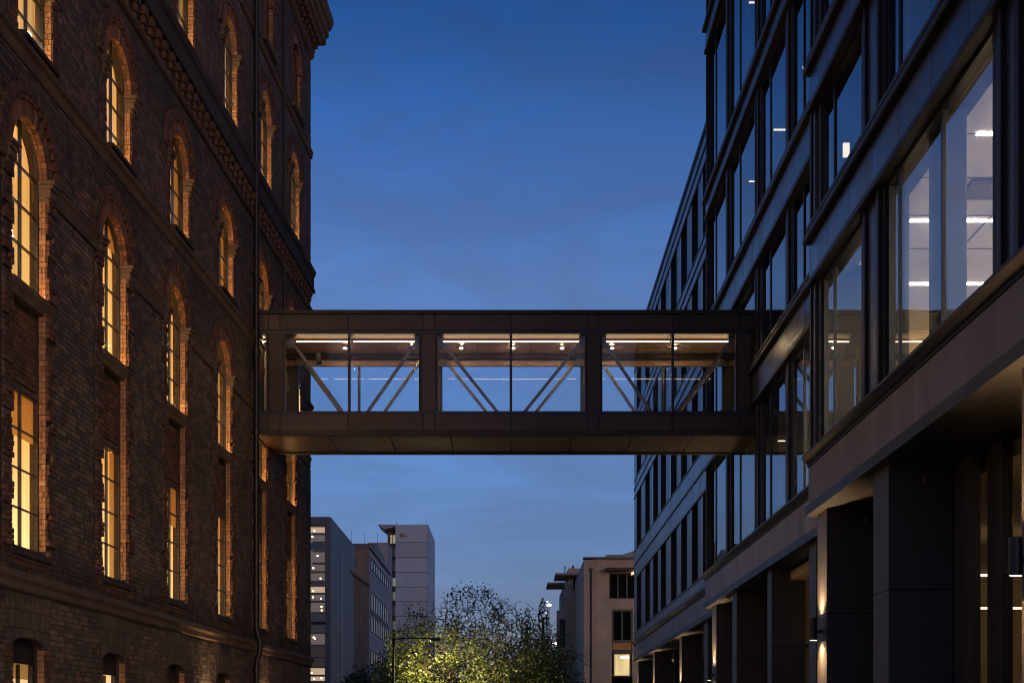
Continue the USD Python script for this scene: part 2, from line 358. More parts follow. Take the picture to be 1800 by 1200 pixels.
M['soft_panel'] = emit_mat('soft_wall_light', (1.0, 0.84, 0.62), 0.45)
M['bulb'] = emit_mat('room_lamp_glow', (1.0, 0.84, 0.56), 4.0)


def leaf_mat(name, c0, c1):
    m = usdkit.material(stage, '/World/Looks/' + name, {
        'at': ('attribute', {}), 'rp': ('rgb_ramp', {'ramp': [(0.0, c0), (1.0, c1)]}),
        'd': ('principled_bsdf', {'roughness': 0.55}), 't': ('translucent_bsdf', {}), 'm': ('mix_closure', {'fac': 0.35})},
        [('at.fac', 'rp.fac'), ('rp.color', 'd.base_color'), ('rp.color', 't.color'), ('d.BSDF', 'm.closure1'), ('t.BSDF', 'm.closure2')], surface='m.closure')
    UsdShade.Shader.Get(stage, '/World/Looks/%s/at' % name).CreateInput('attribute', Sdf.ValueTypeNames.String).Set('tone')
    return m


M['leaf'] = leaf_mat('spring_leaf', (0.03, 0.05, 0.010), (0.105, 0.135, 0.028))
M['leaf_dark'] = leaf_mat('dark_leaf', (0.018, 0.035, 0.012), (0.05, 0.075, 0.02))

# ------------------------------------------------------------------ ground
obj('ground', (-900, 900, -300, 2500, -0.6, -0.02), M['earth'], kind='structure')
obj('road', (-3.6, 3.2, -40, 600, -0.02, 0.0), M['asphalt'], kind='structure')
obj('pavement', (-9.2, -3.6, -40, 600, -0.02, 0.12), M['paving'], kind='structure', label='pavement along the brick building')
obj('pavement', (3.2, 16, -40, 600, -0.02, 0.124), M['paving'], kind='structure', label='pavement under the office building')
for s_, e_ in ((-3.6, 0.14), (3.2, -0.14)):
    obj('kerb', (s_ - 0.0, s_ + e_, -40, 300, 0.0, 0.127), M['fascia'], kind='structure')
for s_ in (-3.0, 2.6):
    obj('yellow_line', (s_, s_ + 0.1, -40, 300, 0.0, 0.004), M['paint'], kind='structure')

# ------------------------------------------------------------------ left: the brick building
DX = 103.0 / FPX
ANG = math.degrees(math.atan2(1.0, DX))
U = math.sqrt(1 + DX * DX)
X0 = -6.067 - DX * 31.333
brick_b = thing('brick_building', 'tall dark Victorian brick building with lit arched windows on the left', 'building', (X0, 0, 0), ANG)


def left_world(p):
    p = np.asarray(p, float)
    a = math.radians(ANG)
    c, s = math.cos(a), math.sin(a)
    return np.stack([X0 + p[..., 0] * c - p[..., 1] * s, p[..., 0] * s + p[..., 1] * c, p[..., 2]], -1)


rng = random.Random(7)
nrg = np.random.default_rng(11)
UA, UB, ZT = 13.0, 38.25, 22.9
CH = 0.0775
BAY, C0 = 3.43, 18.385
opens = []     # every opening of the facade
for n in range(-1, 6):
    c = C0 + BAY * n
    opens.append(dict(k='strip', n=n, c=c, h=.595, z0=4.14, zs=9.44, R=.595))
    opens.append(dict(k='ground', n=n, c=c - .01, h=.55, z0=0.9, zs=2.80, R=0, rise=.12))
    if n >= 0:
        opens.append(dict(k='second', n=n, c=c + .20, h=.60, z0=11.0, zs=12.38, R=.60))
    if n >= 1:
        opens.append(dict(k='third', n=n, c=c + .56, h=.58, z0=14.88, zs=16.7, R=.55))
        opens.append(dict(k='fourth', n=n, c=c + .79, h=.55, z0=18.45, zs=19.75, R=.55))


def outline(o, grow=0.0):
    c, h = o['c'], o['h'] + grow
    pts = [(c - h, o['z0'] - grow), (c + h, o['z0'] - grow), (c + h, o['zs'])]
    if o['k'] == 'ground':
        r = o['rise']
        pts += [(c + h * math.cos(t), o['zs'] + r * math.sin(t)) for t in np.linspace(0, math.pi, 11)[1:-1]]
    else:
        pts += [(c + h * math.cos(t), o['zs'] + h * math.sin(t)) for t in np.linspace(0, math.pi, 25)[1:-1]]
    return Polygon(pts + [(c - h, o['zs'])])


wall_poly = sbox(UA, 0, UB, ZT)
for o in opens:
    wall_poly = wall_poly.difference(outline(o))
SHADE_SLOTS = []  # dark slots stand in for the shadow line left of each window
for o in opens:
    if o['k'] in ('strip', 'second', 'third'):
        SHADE_SLOTS.append((o['c'] - o['h'] - .37, o['c'] - o['h'] - .305, o['z0'] - (.05 if o['k'] != 'strip' else .15), o['zs'] - (.32 if o['k'] == 'strip' else .1)))
for a_, b_, z0_, z1_ in SHADE_SLOTS:
    wall_poly = wall_poly.difference(sbox(a_, z0_, b_, z1_))
for a_, b_, z0_, z1_ in SHADE_SLOTS:
    obj('slot_back', MB().box(a_ - .01, b_ + .01, .15, .20, z0_, z1_), M['frame'], brick_b)  # black backing so the built-in shadow line stays dark
wm = MB().prism(wall_poly, 'y', 0.0, 0.24)
obj('wall', wm, M['mortar'], brick_b, label='sooty mortar of the street wall')
bk = MB().box(UA, UB, 1.6, 9.0, 0, ZT).box(UA, UA + .3, .42, 1.6, 0, ZT).box(UB - .3, UB, .42, 1.6, 0, ZT)
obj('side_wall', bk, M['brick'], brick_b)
obj('roof', MB().box(UA - .3, UB + .3, -0.3, 9.3, ZT + .06, ZT + .3), M['slate'], brick_b)

BANDS = [(3.52, 3.80), (9.16, 9.48), (10.70, 10.99), (13.62, 14.88), (18.02, 18.24), (20.90, 30)]
bricks = []          # (u0,u1,y0,y1,z0,z1,tone,material,facing)


def flemish(a, b, row):
    """bricks of one course between a and b"""
    P = 0.215 + 0.1025 + 0.020
    off = (row % 2) * (P / 2) + 0.03 * math.sin(row * 1.7)
    k = math.floor((a - off) / P) - 1
    out = []
    while True:
        s = off + k * P
        if s > b:
            break
        for x0, x1 in ((s, s + .215), (s + .225, s + .3275)):
            x0, x1 = max(x0, a), min(x1, b)
            if x1 - x0 > 0.028:
                out.append((x0, x1))
        k += 1
    return out


def tone_for(u, z):
    t = rng.random()
    t = t * t * 0.75 + 0.08 * math.sin(u * 1.3 + z * .7) + (0.25 if rng.random() < .05 else 0)
    return min(1, max(0, t))


rows = int(20.95 / CH)
for r in range(rows):
    z0, z1 = r * CH + .005, (r + 1) * CH - .005
    zc = (z0 + z1) / 2
    if any(a - .02 < zc < b + .02 for a, b in BANDS):
        continue
    blocked, quoins = [], []
    for o in opens:
        c, h = o['c'], o['h']
        if o['k'] == 'ground':
            if o['z0'] <= zc <= 2.78:
                w = .22 if (r // 3) % 2 else .11
                blocked.append((c - h - w, c + h + w))
                quoins += [(c - h - w, c - h, o), (c + h, c + h + w, o)]
            elif 2.78 < zc < 3.52:
                f = (zc - 2.78) / .74
                blocked.append((c - h - .1 - .17 * f, c + h + .1 + .17 * f))
            continue
        if zc < o['z0'] - .30:
            continue
        if zc < o['zs']:
            if zc < o['z0'] and o['k'] != 'strip':
                continue
            w = .30 if (r // 4) % 2 else .19
            if o['k'] in ('third', 'fourth'):
                w = .22 if (r // 4) % 2 else .11
            blocked.append((c - h - w, c + h + w))
            if zc < o['z0']:
                quoins.append((c - h - w, c + h + w, o))
            else:
                quoins += [(c - h - w, c - h, o), (c + h, c + h + w, o)]
        else:
            Re = o['R'] + .43
            dz = zc - o['zs']
            if dz < Re:
                w = math.sqrt(Re * Re - dz * dz)
                blocked.append((c - w, c + w))
    blocked += [(a_, b_) for a_, b_, z0_, z1_ in SHADE_SLOTS if z0_ < zc < z1_]
    blocked.sort()
    x = UA
    free = []
    for a, b in blocked:
        if a > x:
            free.append((x, a - .008))
        x = max(x, b + .008)
    if x < UB:
        free.append((x, UB))
    for a, b in free:
        for x0, x1 in flemish(a, b, r):
            bricks.append((x0, x1, -.013 - rng.random() * .005, .004, z0, z1, tone_for(x0, zc), 'brick', 'f'))
    for a, b, o in quoins:
        for x0, x1 in flemish(a, b, r + 1):
            if o['k'] == 'strip' and ((r // 4) % 2) and rng.random() < .12:
                continue
            bricks.append((x0, x1, -(.042 if ((r // 4) % 2 and o['k'] == 'strip' and zc > o['z0']) else .016) - rng.random() * .008, .004, z0, z1, min(.6, max(0, rng.gauss(.13, .16))), 'red_brick', 'f'))
# reveals (both jambs) and the recessed panels
for o in opens:
    c, h = o['c'], o['h']
    zb = o['z0']
    for r in range(int(zb / CH) + 1, int(o['zs'] / CH)):
        z0, z1 = r * CH + .005, (r + 1) * CH - .005
        for sgn in (-1, 1):
            e = c + sgn * h
            cuts = [0.0, .06, .10] if r % 2 else ([0.0, .10] if r % 4 else [0.0, .04, .10])
            for d0, d1 in zip(cuts[:-1], cuts[1:]):
                t = .009 + rng.random() * .014
                bricks.append((min(e, e - sgn * t), max(e, e - sgn * t), d0 + .004, d1 - .004, z0, z1, min(1, max(0, rng.gauss(.5, .2))), 'jamb_brick', 'j' if sgn > 0 else 'h'))
    if o['k'] == 'strip':
        for r in range(int(6.40 / CH) + 1, int(7.5 / CH)):
            z0, z1 = r * CH + .005, (r + 1) * CH - .005
            for x0, x1 in flemish(c - h + .03, c + h - .03, r):
                bricks.append((x0, x1, .138 - rng.random() * .005, .16, z0, z1, min(1, max(0, rng.gauss(.2, .15))), 'red_brick', 'f'))
# the three hundred bricks that show largest become pieces of their own, the others one piece per kind
B = np.array([b[:6] for b in bricks])
W = left_world(np.stack([(B[:, 0] + B[:, 1]) / 2, B[:, 2], (B[:, 4] + B[:, 5]) / 2], 1))
PX = 900 + FPX * W[:, 0] / W[:, 1]
PY = HOR - FPX * (W[:, 2] - EYE) / W[:, 1]
Yd = W[:, 1]
face = np.array([b[8] for b in bricks])
area = np.where(face == 'f', (B[:, 1] - B[:, 0]) * 17484 / Yd ** 2, (B[:, 3] - B[:, 2]) * FPX / Yd) * (B[:, 5] - B[:, 4]) * FPX / Yd
seen = (PX > 3) & (PX < 1797) & (PY > 3) & (PY < 1197) & (face != 'h') & (B[:, 2] < .13)
order = np.argsort(-np.where(seen, area, 0))
single = set(order[:300].tolist())
for kind_ in ('brick', 'red_brick', 'jamb_brick'):
    idx = [i for i, b in enumerate(bricks) if b[7] == kind_ and i not in single]
    mb = MB().boxes(B[idx], [bricks[i][6] for i in idx])
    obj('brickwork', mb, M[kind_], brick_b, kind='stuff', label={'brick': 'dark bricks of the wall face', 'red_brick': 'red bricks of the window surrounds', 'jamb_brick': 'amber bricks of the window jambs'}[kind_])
for i in sorted(single):
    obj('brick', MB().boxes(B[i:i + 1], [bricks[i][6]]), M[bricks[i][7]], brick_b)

# arches: an inner ring of voussoirs (two deep), a saw-tooth ring and a hood of headers
vst = MB()
for o in opens:
    if o['k'] == 'ground':
        continue
    c, R, zs = o['c'], o['R'], o['zs']
    N = max(12, int(math.pi * R / .079))
    near = (o['k'] == 'strip' and 0 <= o['n'] <= 3) or (o['k'] == 'second' and 1 <= o['n'] <= 3)
    for i in range(N):
        a0, a1 = i * math.pi / N + .006, (i + 1) * math.pi / N - .006
        for d0, d1 in ((-.018, .055), (.061, .10)):
            if d0 < 0 and i % 2:
                d1 = .04
            if d0 > 0 and i % 2:
                d0 = .046
            t = min(1, max(0, rng.gauss(.55, .2)))
            r0 = R - .010 - rng.random() * .006
            if near and len([1]) and used.get('/World/brick_building/voussoir', -1) < 299:
                obj('voussoir', MB().wedge(c, zs, a0, a1, r0, R + .22, d0, d1, t), M['red_brick'], brick_b)
            else:
                vst.wedge(c, zs, a0, a1, r0, R + .22, d0, d1, t)
    ring = MB()
    N2 = int(math.pi * (R + .26) / .075)
    for i in range(N2):
        a0, a1 = i * math.pi / N2, (i + 1) * math.pi / N2
        if i % 2:
            ring.wedge(c, zs, a0, a1, R + .225, R + .285, -.05, .02, .2)
    N3 = int(math.pi * (R + .36) / .082)
    for i in range(N3):
        a0, a1 = i * math.pi / N3 + .005, (i + 1) * math.pi / N3 - .005
        ring.wedge(c, zs, a0, a1, R + .29, R + .425, -.055 - rng.random() * .004, .02, min(1, max(0, rng.gauss(.12, .12))))
    obj('hood_mould', ring, M['red_brick'], brick_b)
obj('arch_brickwork', vst, M['red_brick'], brick_b, kind='stuff')

# flat soldier-brick lintels over the ground floor windows
for o in opens:
    if o['k'] != 'ground':
        continue
    mb = MB()
    c, h = o['c'], o['h']
    nb = 24
    for i in range(nb):
        for j in range(3):
            f0, f1 = i / nb, (i + 1) / nb
            za, zb = 2.80 + j * .24 + .005, 2.80 + (j + 1) * .24 - .005
            q = []
            for z in (za, zb):
                k = (z - 2.80) / .72
                w = h + .09 + .17 * k
                q.append((c - w + 2 * w * f0 + .0035, c - w + 2 * w * f1 - .0035, z))
            if j == 0:
                rise = o['rise'] * math.sqrt(max(0, 1 - ((q[0][0] + q[0][1]) / 2 - c) ** 2 / h ** 2)) if abs((q[0][0] + q[0][1]) / 2 - c) < h else 0
                q[0] = (q[0][0], q[0][1], za + rise)
            (a0, a1, z0_), (b0, b1, z1_) = q
            y0, y1 = -.014 - rng.random() * .005, .2 if j == 0 else .02
            P = [(a0, y0, z0_), (a1, y0, z0_), (a1, y1, z0_), (a0, y1, z0_), (b0, y0, z1_), (b1, y0, z1_), (b1, y1, z1_), (b0, y1, z1_)]
            mb.add(P, BOXF, tone_for(a0, z0_) * .5)
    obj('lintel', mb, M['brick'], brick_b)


def mould(name, prof, u0, u1, mat, label=None):
    """a moulding along the wall: prof is a list of (projection, z), from bottom to top"""
    pts = [(.05, prof[0][1])] + [(-p, z) for p, z in prof] + [(.05, prof[-1][1])]
    return obj(name, MB().prism(pts, 'x', u0, u1), mat, brick_b, label=label)


def cutlist(u0, u1, L=1.3):
    n = max(1, round((u1 - u0) / L))
    e = np.linspace(u0, u1, n + 1)
    return [(a + .003, b - .003) for a, b in zip(e[:-1], e[1:])]


for a, b in cutlist(UA, UB + .06, 1.7):
    mould('string_course', [(.03, 3.53), (.06, 3.56), (.06, 3.64), (.11, 3.69), (.11, 3.755), (.03, 3.80)], a, b, M['stone'])
for a, b in cutlist(UA, UB + .05, 1.7):
    mould('string_course', [(.03, 10.70), (.05, 10.74), (.05, 10.86), (.10, 10.90), (.10, 10.97), (.02, 10.99)], a, b, M['stone'])
for a, b in cutlist(UA, UB + .05, 1.7):
    mould('string_course', [(.02, 18.03), (.06, 18.07), (.06, 18.17), (.09, 18.2), (.02, 18.24)], a, b, M['stone'])
strips = [o for o in opens if o['k'] == 'strip']
ends = [UA] + sum([[o['c'] - o['h'], o['c'] + o['h']] for o in strips], []) + [UB + .04]
for a, b in zip(ends[::2], ends[1::2]):
    if b - a < .1:
        continue
    mould('impost_band', [(.025, 9.17), (.045, 9.19), (.045, 9.36), (.075, 9.40), (.075, 9.455), (.02, 9.475)], a + .2, b - .2, M['stone'])
for o in opens:
    if o['k'] in ('ground', 'fourth'):
        continue
    for s in (-1, 1):
        e = o['c'] + s * o['h']
        z = o['zs']
        m = MB()
        for p, za, zb in ((.05, z - .30, z - .24), (.075, z - .237, z - .12), (.105, z - .117, z - .06), (.135, z - .057, z - .004)):
            m.bbox(e - s * (p * .35), e + s * .20 + s * p * .2, -p, .2, za, zb, .01)
        obj('impost', m, M['stone'], brick_b)
# main cornice: bed mould, dentils, dark slab
mould('cornice', [(.03, 13.64), (.07, 13.68), (.07, 13.735), (.02, 13.74)], UA, UB + .07, M['stone'], 'brown bed mould under the dentils')
mould('cornice', [(.10, 14.205), (.13, 14.22), (.13, 14.30), (.09, 14.33), (.09, 14.66), (.13, 14.70), (.15, 14.78), (.15, 14.83), (.02, 14.88)], UA, UB + .10, M['sooty_stone'], 'black flat cornice band')
u = UA + .1
while u < UB:
    m = MB()
    m.bbox(u, u + .20, -.10, .0, 14.03, 14.20, .015, .02).bbox(u + .03, u + .17, -.07, 0, 13.89, 14.027, .012, .08).bbox(u + .055, u + .145, -.04, 0, 13.75, 13.887, .012, .15)
    obj('dentil', m, M['red_brick'], brick_b)
    u += .40
# top cornice with its corbels
mould('cornice', [(.03, 20.90), (.10, 20.96), (.10, 21.06)], UA, UB + .1, M['stone'], 'lower mould of the top cornice')
mould('cornice', [(.30, 21.52), (.36, 21.55), (.36, 21.70), (.44, 21.76), (.44, 21.92), (.52, 21.98), (.58, 22.12), (.58, 22.26), (.5, 22.3), (.1, 22.45), (.1, ZT)], UA, UB + .52, M['stone'], 'stepped top cornice')
u = UA + .1
while u < UB + .15:
    m = MB()
    m.bbox(u, u + .17, -.30, .02, 21.32, 21.515, .015, .1).bbox(u + .02, u + .15, -.21, .02, 21.19, 21.317, .015, .1).bbox(u + .03, u + .14, -.13, .02, 21.065, 21.187, .015, .1)
    obj('corbel', m, M['red_brick'], brick_b)
    u += .33
# sills
for o in opens:
    c, h = o['c'], o['h']
    if o['k'] == 'strip':
        obj('sill', MB().prism([(.2, 4.13), (-.07, 4.10), (-.07, 4.02), (-.03, 4.0), (.0, 4.0), (.2, 4.0)], 'x', c - h - .06, c + h + .06), M['sooty_stone'], brick_b)
        obj('sill', MB().prism([(.2, 7.77), (-.045, 7.72), (-.045, 7.64), (-.01, 7.60), (.02, 7.52), (.2, 7.52)], 'x', c - h + .0125, c + h - .0125), M['stone'], brick_b)
        obj('lintel', MB().bbox(c - h + .02, c + h - .02, .12, .3, 6.325, 6.40, .01), M['stone'], brick_b)
        pn = MB().box(c - h, c + h, .16, .42, 6.40, 7.53)
        obj('panel_back', pn, M['mortar'], brick_b)
    elif o['k'] == 'second':
        obj('sill', MB().prism([(.2, 11.10), (-.13, 11.06), (-.13, 11.0), (.2, 11.0)], 'x', c - h + .0, c + h + .0), M['sooty_stone'], brick_b)
    elif o['k'] == 'third':
        obj('sill', MB().prism([(.2, 14.98), (-.1, 14.95), (-.1, 14.885), (.2, 14.885)], 'x', c - h - .05, c + h + .05), M['sooty_stone'], brick_b)
    elif o['k'] == 'fourth':
        obj('sill', MB().prism([(.2, 18.50), (-.12, 18.47), (-.12, 18.38), (-.08, 18.35), (.2, 18.35)], 'x', c - h - .1, c + h + .1), M['stone'], brick_b)
        pl = outline(o)
        obj('blind_panel', MB().prism(pl, 'y', .137, .235), M['red_brick'], brick_b, label='blind brick back of a dark upper arch')
    else:
        obj('sill', MB().prism([(.2, .92), (-.05, .9), (-.05, .82), (.2, .82)], 'x', c - h - .05, c + h + .05), M['stone'], brick_b)

ROOMS = {
    'cream': lit_room_mat('room_cream', (0.62, 0.27, 0.055), (0.80, 0.50, 0.20), 4.3, 6.2, 0.47, .22),
    'amber': lit_room_mat('room_amber', (0.66, 0.30, 0.065), (0.70, 0.40, 0.12), 7.8, 9.9, 0.48, .38),
    'gold': lit_room_mat('room_gold', (0.62, 0.29, 0.06), (0.72, 0.38, 0.10), 11.0, 12.9, 0.43, .38),
    'pale': lit_room_mat('room_pale', (0.40, 0.27, 0.12), (0.55, 0.42, 0.24), 14.5, 17.2, 0.46, .45),
    'ground': lit_room_mat('room_ground', (0.72, 0.47, 0.22), (0.85, 0.6, 0.32), 1.2, 2.8, 0.36, .12),
}


def arch_poly(c, h, z0, zs, R, grow=0.0):
    r = R + grow
    pts = [(c - h - grow, z0 - grow), (c + h + grow, z0 - grow), (c + h + grow, zs)]
    if R > 0:
        pts += [(c + r * math.cos(t), zs + r * math.sin(t)) for t in np.linspace(0, math.pi, 29)[1:-1]]
    pts += [(c - h - grow, zs)]
    return Polygon(pts)


room_rng = random.Random(31)
M['curtain'] = usdkit.material(stage, '/World/Looks/thin_curtain', {'d': ('diffuse_bsdf', {'color': (0.5, 0.36, 0.2)}), 't': ('translucent_bsdf', {'color': (0.62, 0.45, 0.26)}), 'm': ('mix_closure', {'fac': 0.65})}, [('d.BSDF', 'm.closure1'), ('t.BSDF', 'm.closure2')], surface='m.closure')


def old_window(c, h, z0, zs, R, bars, room, yf=.10, mullion=True, lamp=None):
    """a black steel window: frame, mullion, glazing bars, one pane per light, the lit room behind"""
    outer = arch_poly(c, h, z0, zs, R)
    fw = .042
    inner = arch_poly(c, h - fw, z0 + fw, zs - (0 if R else fw), max(0, R - fw) if R else 0)
    w = obj('window', MB().prism(outer.difference(inner), 'y', yf, yf + .05), M['frame'], brick_b)
    cuts_u = [c - h + fw, c + h - fw]
    ztop = zs + (R - fw if R else -fw)
    if mullion:
        obj('mullion', MB().box(c - .017, c + .017, yf + .012, yf + .055, z0 + fw, ztop), M['frame'], w)
        cuts_u = [c - h + fw, c - .017, c + .017, c + h - fw]
    zz = [z0 + fw] + list(bars) + [ztop]
    for b in bars:
        dz = max(0, b - zs)
        ww = (h - fw) if not R or b < zs else math.sqrt(max(.01, (R - fw) ** 2 - dz * dz))
        obj('glazing_bar', MB().box(c - ww, c + ww, yf + .015, yf + .05, b - .011, b + .011), M['frame'], w)
    for a, b in zip(cuts_u[::2], cuts_u[1::2]):
        for k in range(len(zz) - 1):
            lo, hi = zz[k] + (.011 if k else 0), zz[k + 1] - (.011 if k < len(zz) - 2 else 0)
            p = sbox(a, lo, b, hi).intersection(inner)
            if p.is_empty or p.area < .004:
                continue
            tri = MB()
            v2, f2 = trimesh.creation.triangulate_polygon(p, engine='earcut')
            tilt = rng.gauss(0, .0015)
            tri.add(np.stack([v2[:, 0], yf + .028 + (v2[:, 0] - a) * tilt, v2[:, 1]], 1), f2)
            obj('pane', tri, M['glass_old'], w)
    if room_rng.random() < .36:
        cw = room_rng.uniform(.14, .30)
        cv = MB()
        for q_ in range(6):
            u0_, u1_ = c + h - .02 - cw + cw * q_ / 6, c + h - .02 - cw + cw * (q_ + 1) / 6
            y0_, y1_ = yf + .10 + .02 * (q_ % 2), yf + .10 + .02 * ((q_ + 1) % 2)
            cv.quad((u0_, y0_, z0), (u1_, y1_, z0), (u1_, y1_, ztop), (u0_, y0_, ztop))
        obj('curtain', cv, M['curtain'], w)
    if room_rng.random() < .22:
        zb_ = ztop - (ztop - z0) * room_rng.uniform(.12, .4)
        obj('roller_blind', MB().quad((c - h, yf + .085, zb_), (c + h + .3, yf + .085, zb_), (c + h + .3, yf + .085, ztop + .1), (c - h, yf + .085, ztop + .1)), M['curtain'], w)
    # room: back wall that carries the room's light, plain reveals
    d0, d1 = yf + .12, yf + .30
    rm = MB().quad((c - h - .25, d1, z0 - .1), (c + h + .85, d1, z0 - .1), (c + h + .85, d1, ztop + .2), (c - h - .25, d1, ztop + .2))
    obj('lit_room', rm, room, w, label='lamp-lit curtain and wall seen through the glass')
    sd = MB()
    sd.box(c - h - .3, c - h - .26, d0, d1, z0 - .1, ztop + .2).box(c + h + .86, c + h + .9, d0, d1, z0 - .1, ztop + .2)
    sd.box(c - h - .3, c + h + .9, d0, d1 + .05, ztop + .21, ztop + .25).box(c - h - .3, c + h + .9, d0, d1 + .05, z0 - .16, z0 - .11)
    obj('room_reveal', sd, M['plaster'], w)
    if lamp:
        lu, lz, lr = lamp
        s = trimesh.creation.icosphere(2, lr)
        obj('room_lamp', MB().add(s.vertices + [lu, yf + .2, lz], s.faces), M['bulb'], w, label='round lamp glowing inside the room')
        if lr < .05:
            for q_ in (-.12, .1):
                obj('room_lamp', MB().add(s.vertices * .8 + [lu + q_, yf + .22, lz - .06 + q_ * .3], s.faces), M['bulb'], w)
    return w


for o in opens:
    c, h, n = o['c'], o['h'], o['n']
    hh = h - .012
    if o['k'] == 'strip':
        old_window(c, hh, 4.135, 6.32, 0, [4.70, 5.24, 5.78], ROOMS['cream'])
        old_window(c, hh, 7.775, 9.48, hh, [8.32, 8.87, 9.40], ROOMS['amber'], lamp=(c + .1, 8.55, .028) if n in (0, 1, 3) else None)
    elif o['k'] == 'second':
        old_window(c, hh, 11.10, 12.4, hh, [11.5, 11.95, 12.4], ROOMS['gold'], lamp=(c + .42, 11.5, .085) if n == 0 else ((c + .12, 11.9, .02) if n == 1 else None))
    elif o['k'] == 'third':
        old_window(c, hh, 14.98, 16.7, hh, [15.5, 16.1, 16.7], ROOMS['pale'])
    elif o['k'] == 'ground':
        old_window(c, hh, .93, 2.62, 0, [], ROOMS['ground'], yf=.15, mullion=False)
        obj('window_head', MB().box(c - hh, c + hh, .15, .24, 2.621, 2.95), M['frame'], brick_b)
        obj('mullion', MB().box(c + .12, c + .15, .185, .235, .98, 2.57), M['frame'], brick_b)
    # the small light that lies on each sill and washes the reveal
    if o['k'] in ('strip', 'second', 'third'):
        for zz in (4.119, 7.746) if o['k'] == 'strip' else (o['z0'] + .087,):
            obj('sill_light', MB().box(c - h + .06, c + h - .03, .06, .09, zz, zz + .012), M['sill_led'], brick_b)
        for za, zb in ((4.2, 6.25), (7.9, 9.4)) if o['k'] == 'strip' else ((o['z0'] + .2, o['zs']),):
            obj('jamb_light', MB().box(c - h + .021, c - h + .033, .080, .094, za, zb), M['added_jamb_led'], brick_b)  # unseen strip added behind the near jamb to light the far one
# rainwater pipes
up = 31.2 * U
pp = MB().tube([(up, -.11, 22.0), (up, -.11, 4.1), (up, -.13, 3.95), (up, -.19, 3.78), (up, -.19, 3.5), (up, -.12, 3.35), (up, -.11, 3.2), (up, -.11, .2)], .062, 12)
dp = obj('drainpipe', pp, M['pipe'], brick_b, smooth=40)
for z in np.arange(1.2, 22, 1.85):
    obj('pipe_collar', MB().tube([(up, -.11, z), (up, -.11, z + .1)], .078, 12).box(up - .12, up + .12, -.06, 0, z + .03, z + .07), M['pipe'], dp)
u2 = 34.4 * U
obj('drainpipe', MB().tube([(u2, -.07, 22.0), (u2, -.07, 14.44)], .03, 8), M['pipe'], brick_b, label='thin upper pipe')
obj('drainpipe', MB().tube([(u2, -.07, 13.6), (u2, -.07, 11.05)], .03, 8), M['pipe'], brick_b, label='thin lower pipe')

# ------------------------------------------------------------------ wall lamps (up and down lighters)
ORD = {}


def wall_lamp(x, y, z0, z1, wx, label, mat, group=None):
    r = .065
    t = thing('wall_lamp', label, 'wall lamp', (x, y, z0), 0, group)
    H = z1 - z0
    ang = np.linspace(0, 2 * math.pi, 25)[:-1]
    prof = [(r, 0), (r, H), (r - .008, H), (r - .008, 0)]
    v, f = [], []
    for pr, pz in prof:
        v += [(pr * math.cos(a), pr * math.sin(a), pz) for a in ang]
    n = 24
    for k in range(4):
        for i in range(n):
            a, b = k * n + i, k * n + (i + 1) % n
            c_, d = ((k + 1) % 4) * n + i, ((k + 1) % 4) * n + (i + 1) % n
            f += [(a, b, d), (a, d, c_)]
    obj('lamp_body', MB().add(v, f), M['frame'], t, smooth=40)
    for z, s in ((.06, -1), (H - .06, 1)):
        dv = [(0, 0, z)] + [((r - .012) * math.cos(a), (r - .012) * math.sin(a), z) for a in ang]
        df = [(0, 1 + i, 1 + (i + 1) % n) if s > 0 else (0, 1 + (i + 1) % n, 1 + i) for i in range(n)]
        obj('lens', MB().add(dv, df), mat, t)
    obj('baffle', MB().tube([(0, 0, .075), (0, 0, H - .075)], r - .010, 16), M['frame'], t)
    s = 1 if wx > x else -1
    obj('bracket', MB().bbox(s * (r - .004), wx - x - s * .001, -.02, .02, H * .3, H * .48, .006), M['frame'], t)
    return t


# ------------------------------------------------------------------ right: the office building
office = thing('office_building', 'dark metal and glass office block with set-back bays on the right', 'building')
XA, XB, XC = 4.97, 5.63, 6.2
YA0, YA1, YB1, YC1 = 8.0, 22.37, 38.9, 67.8


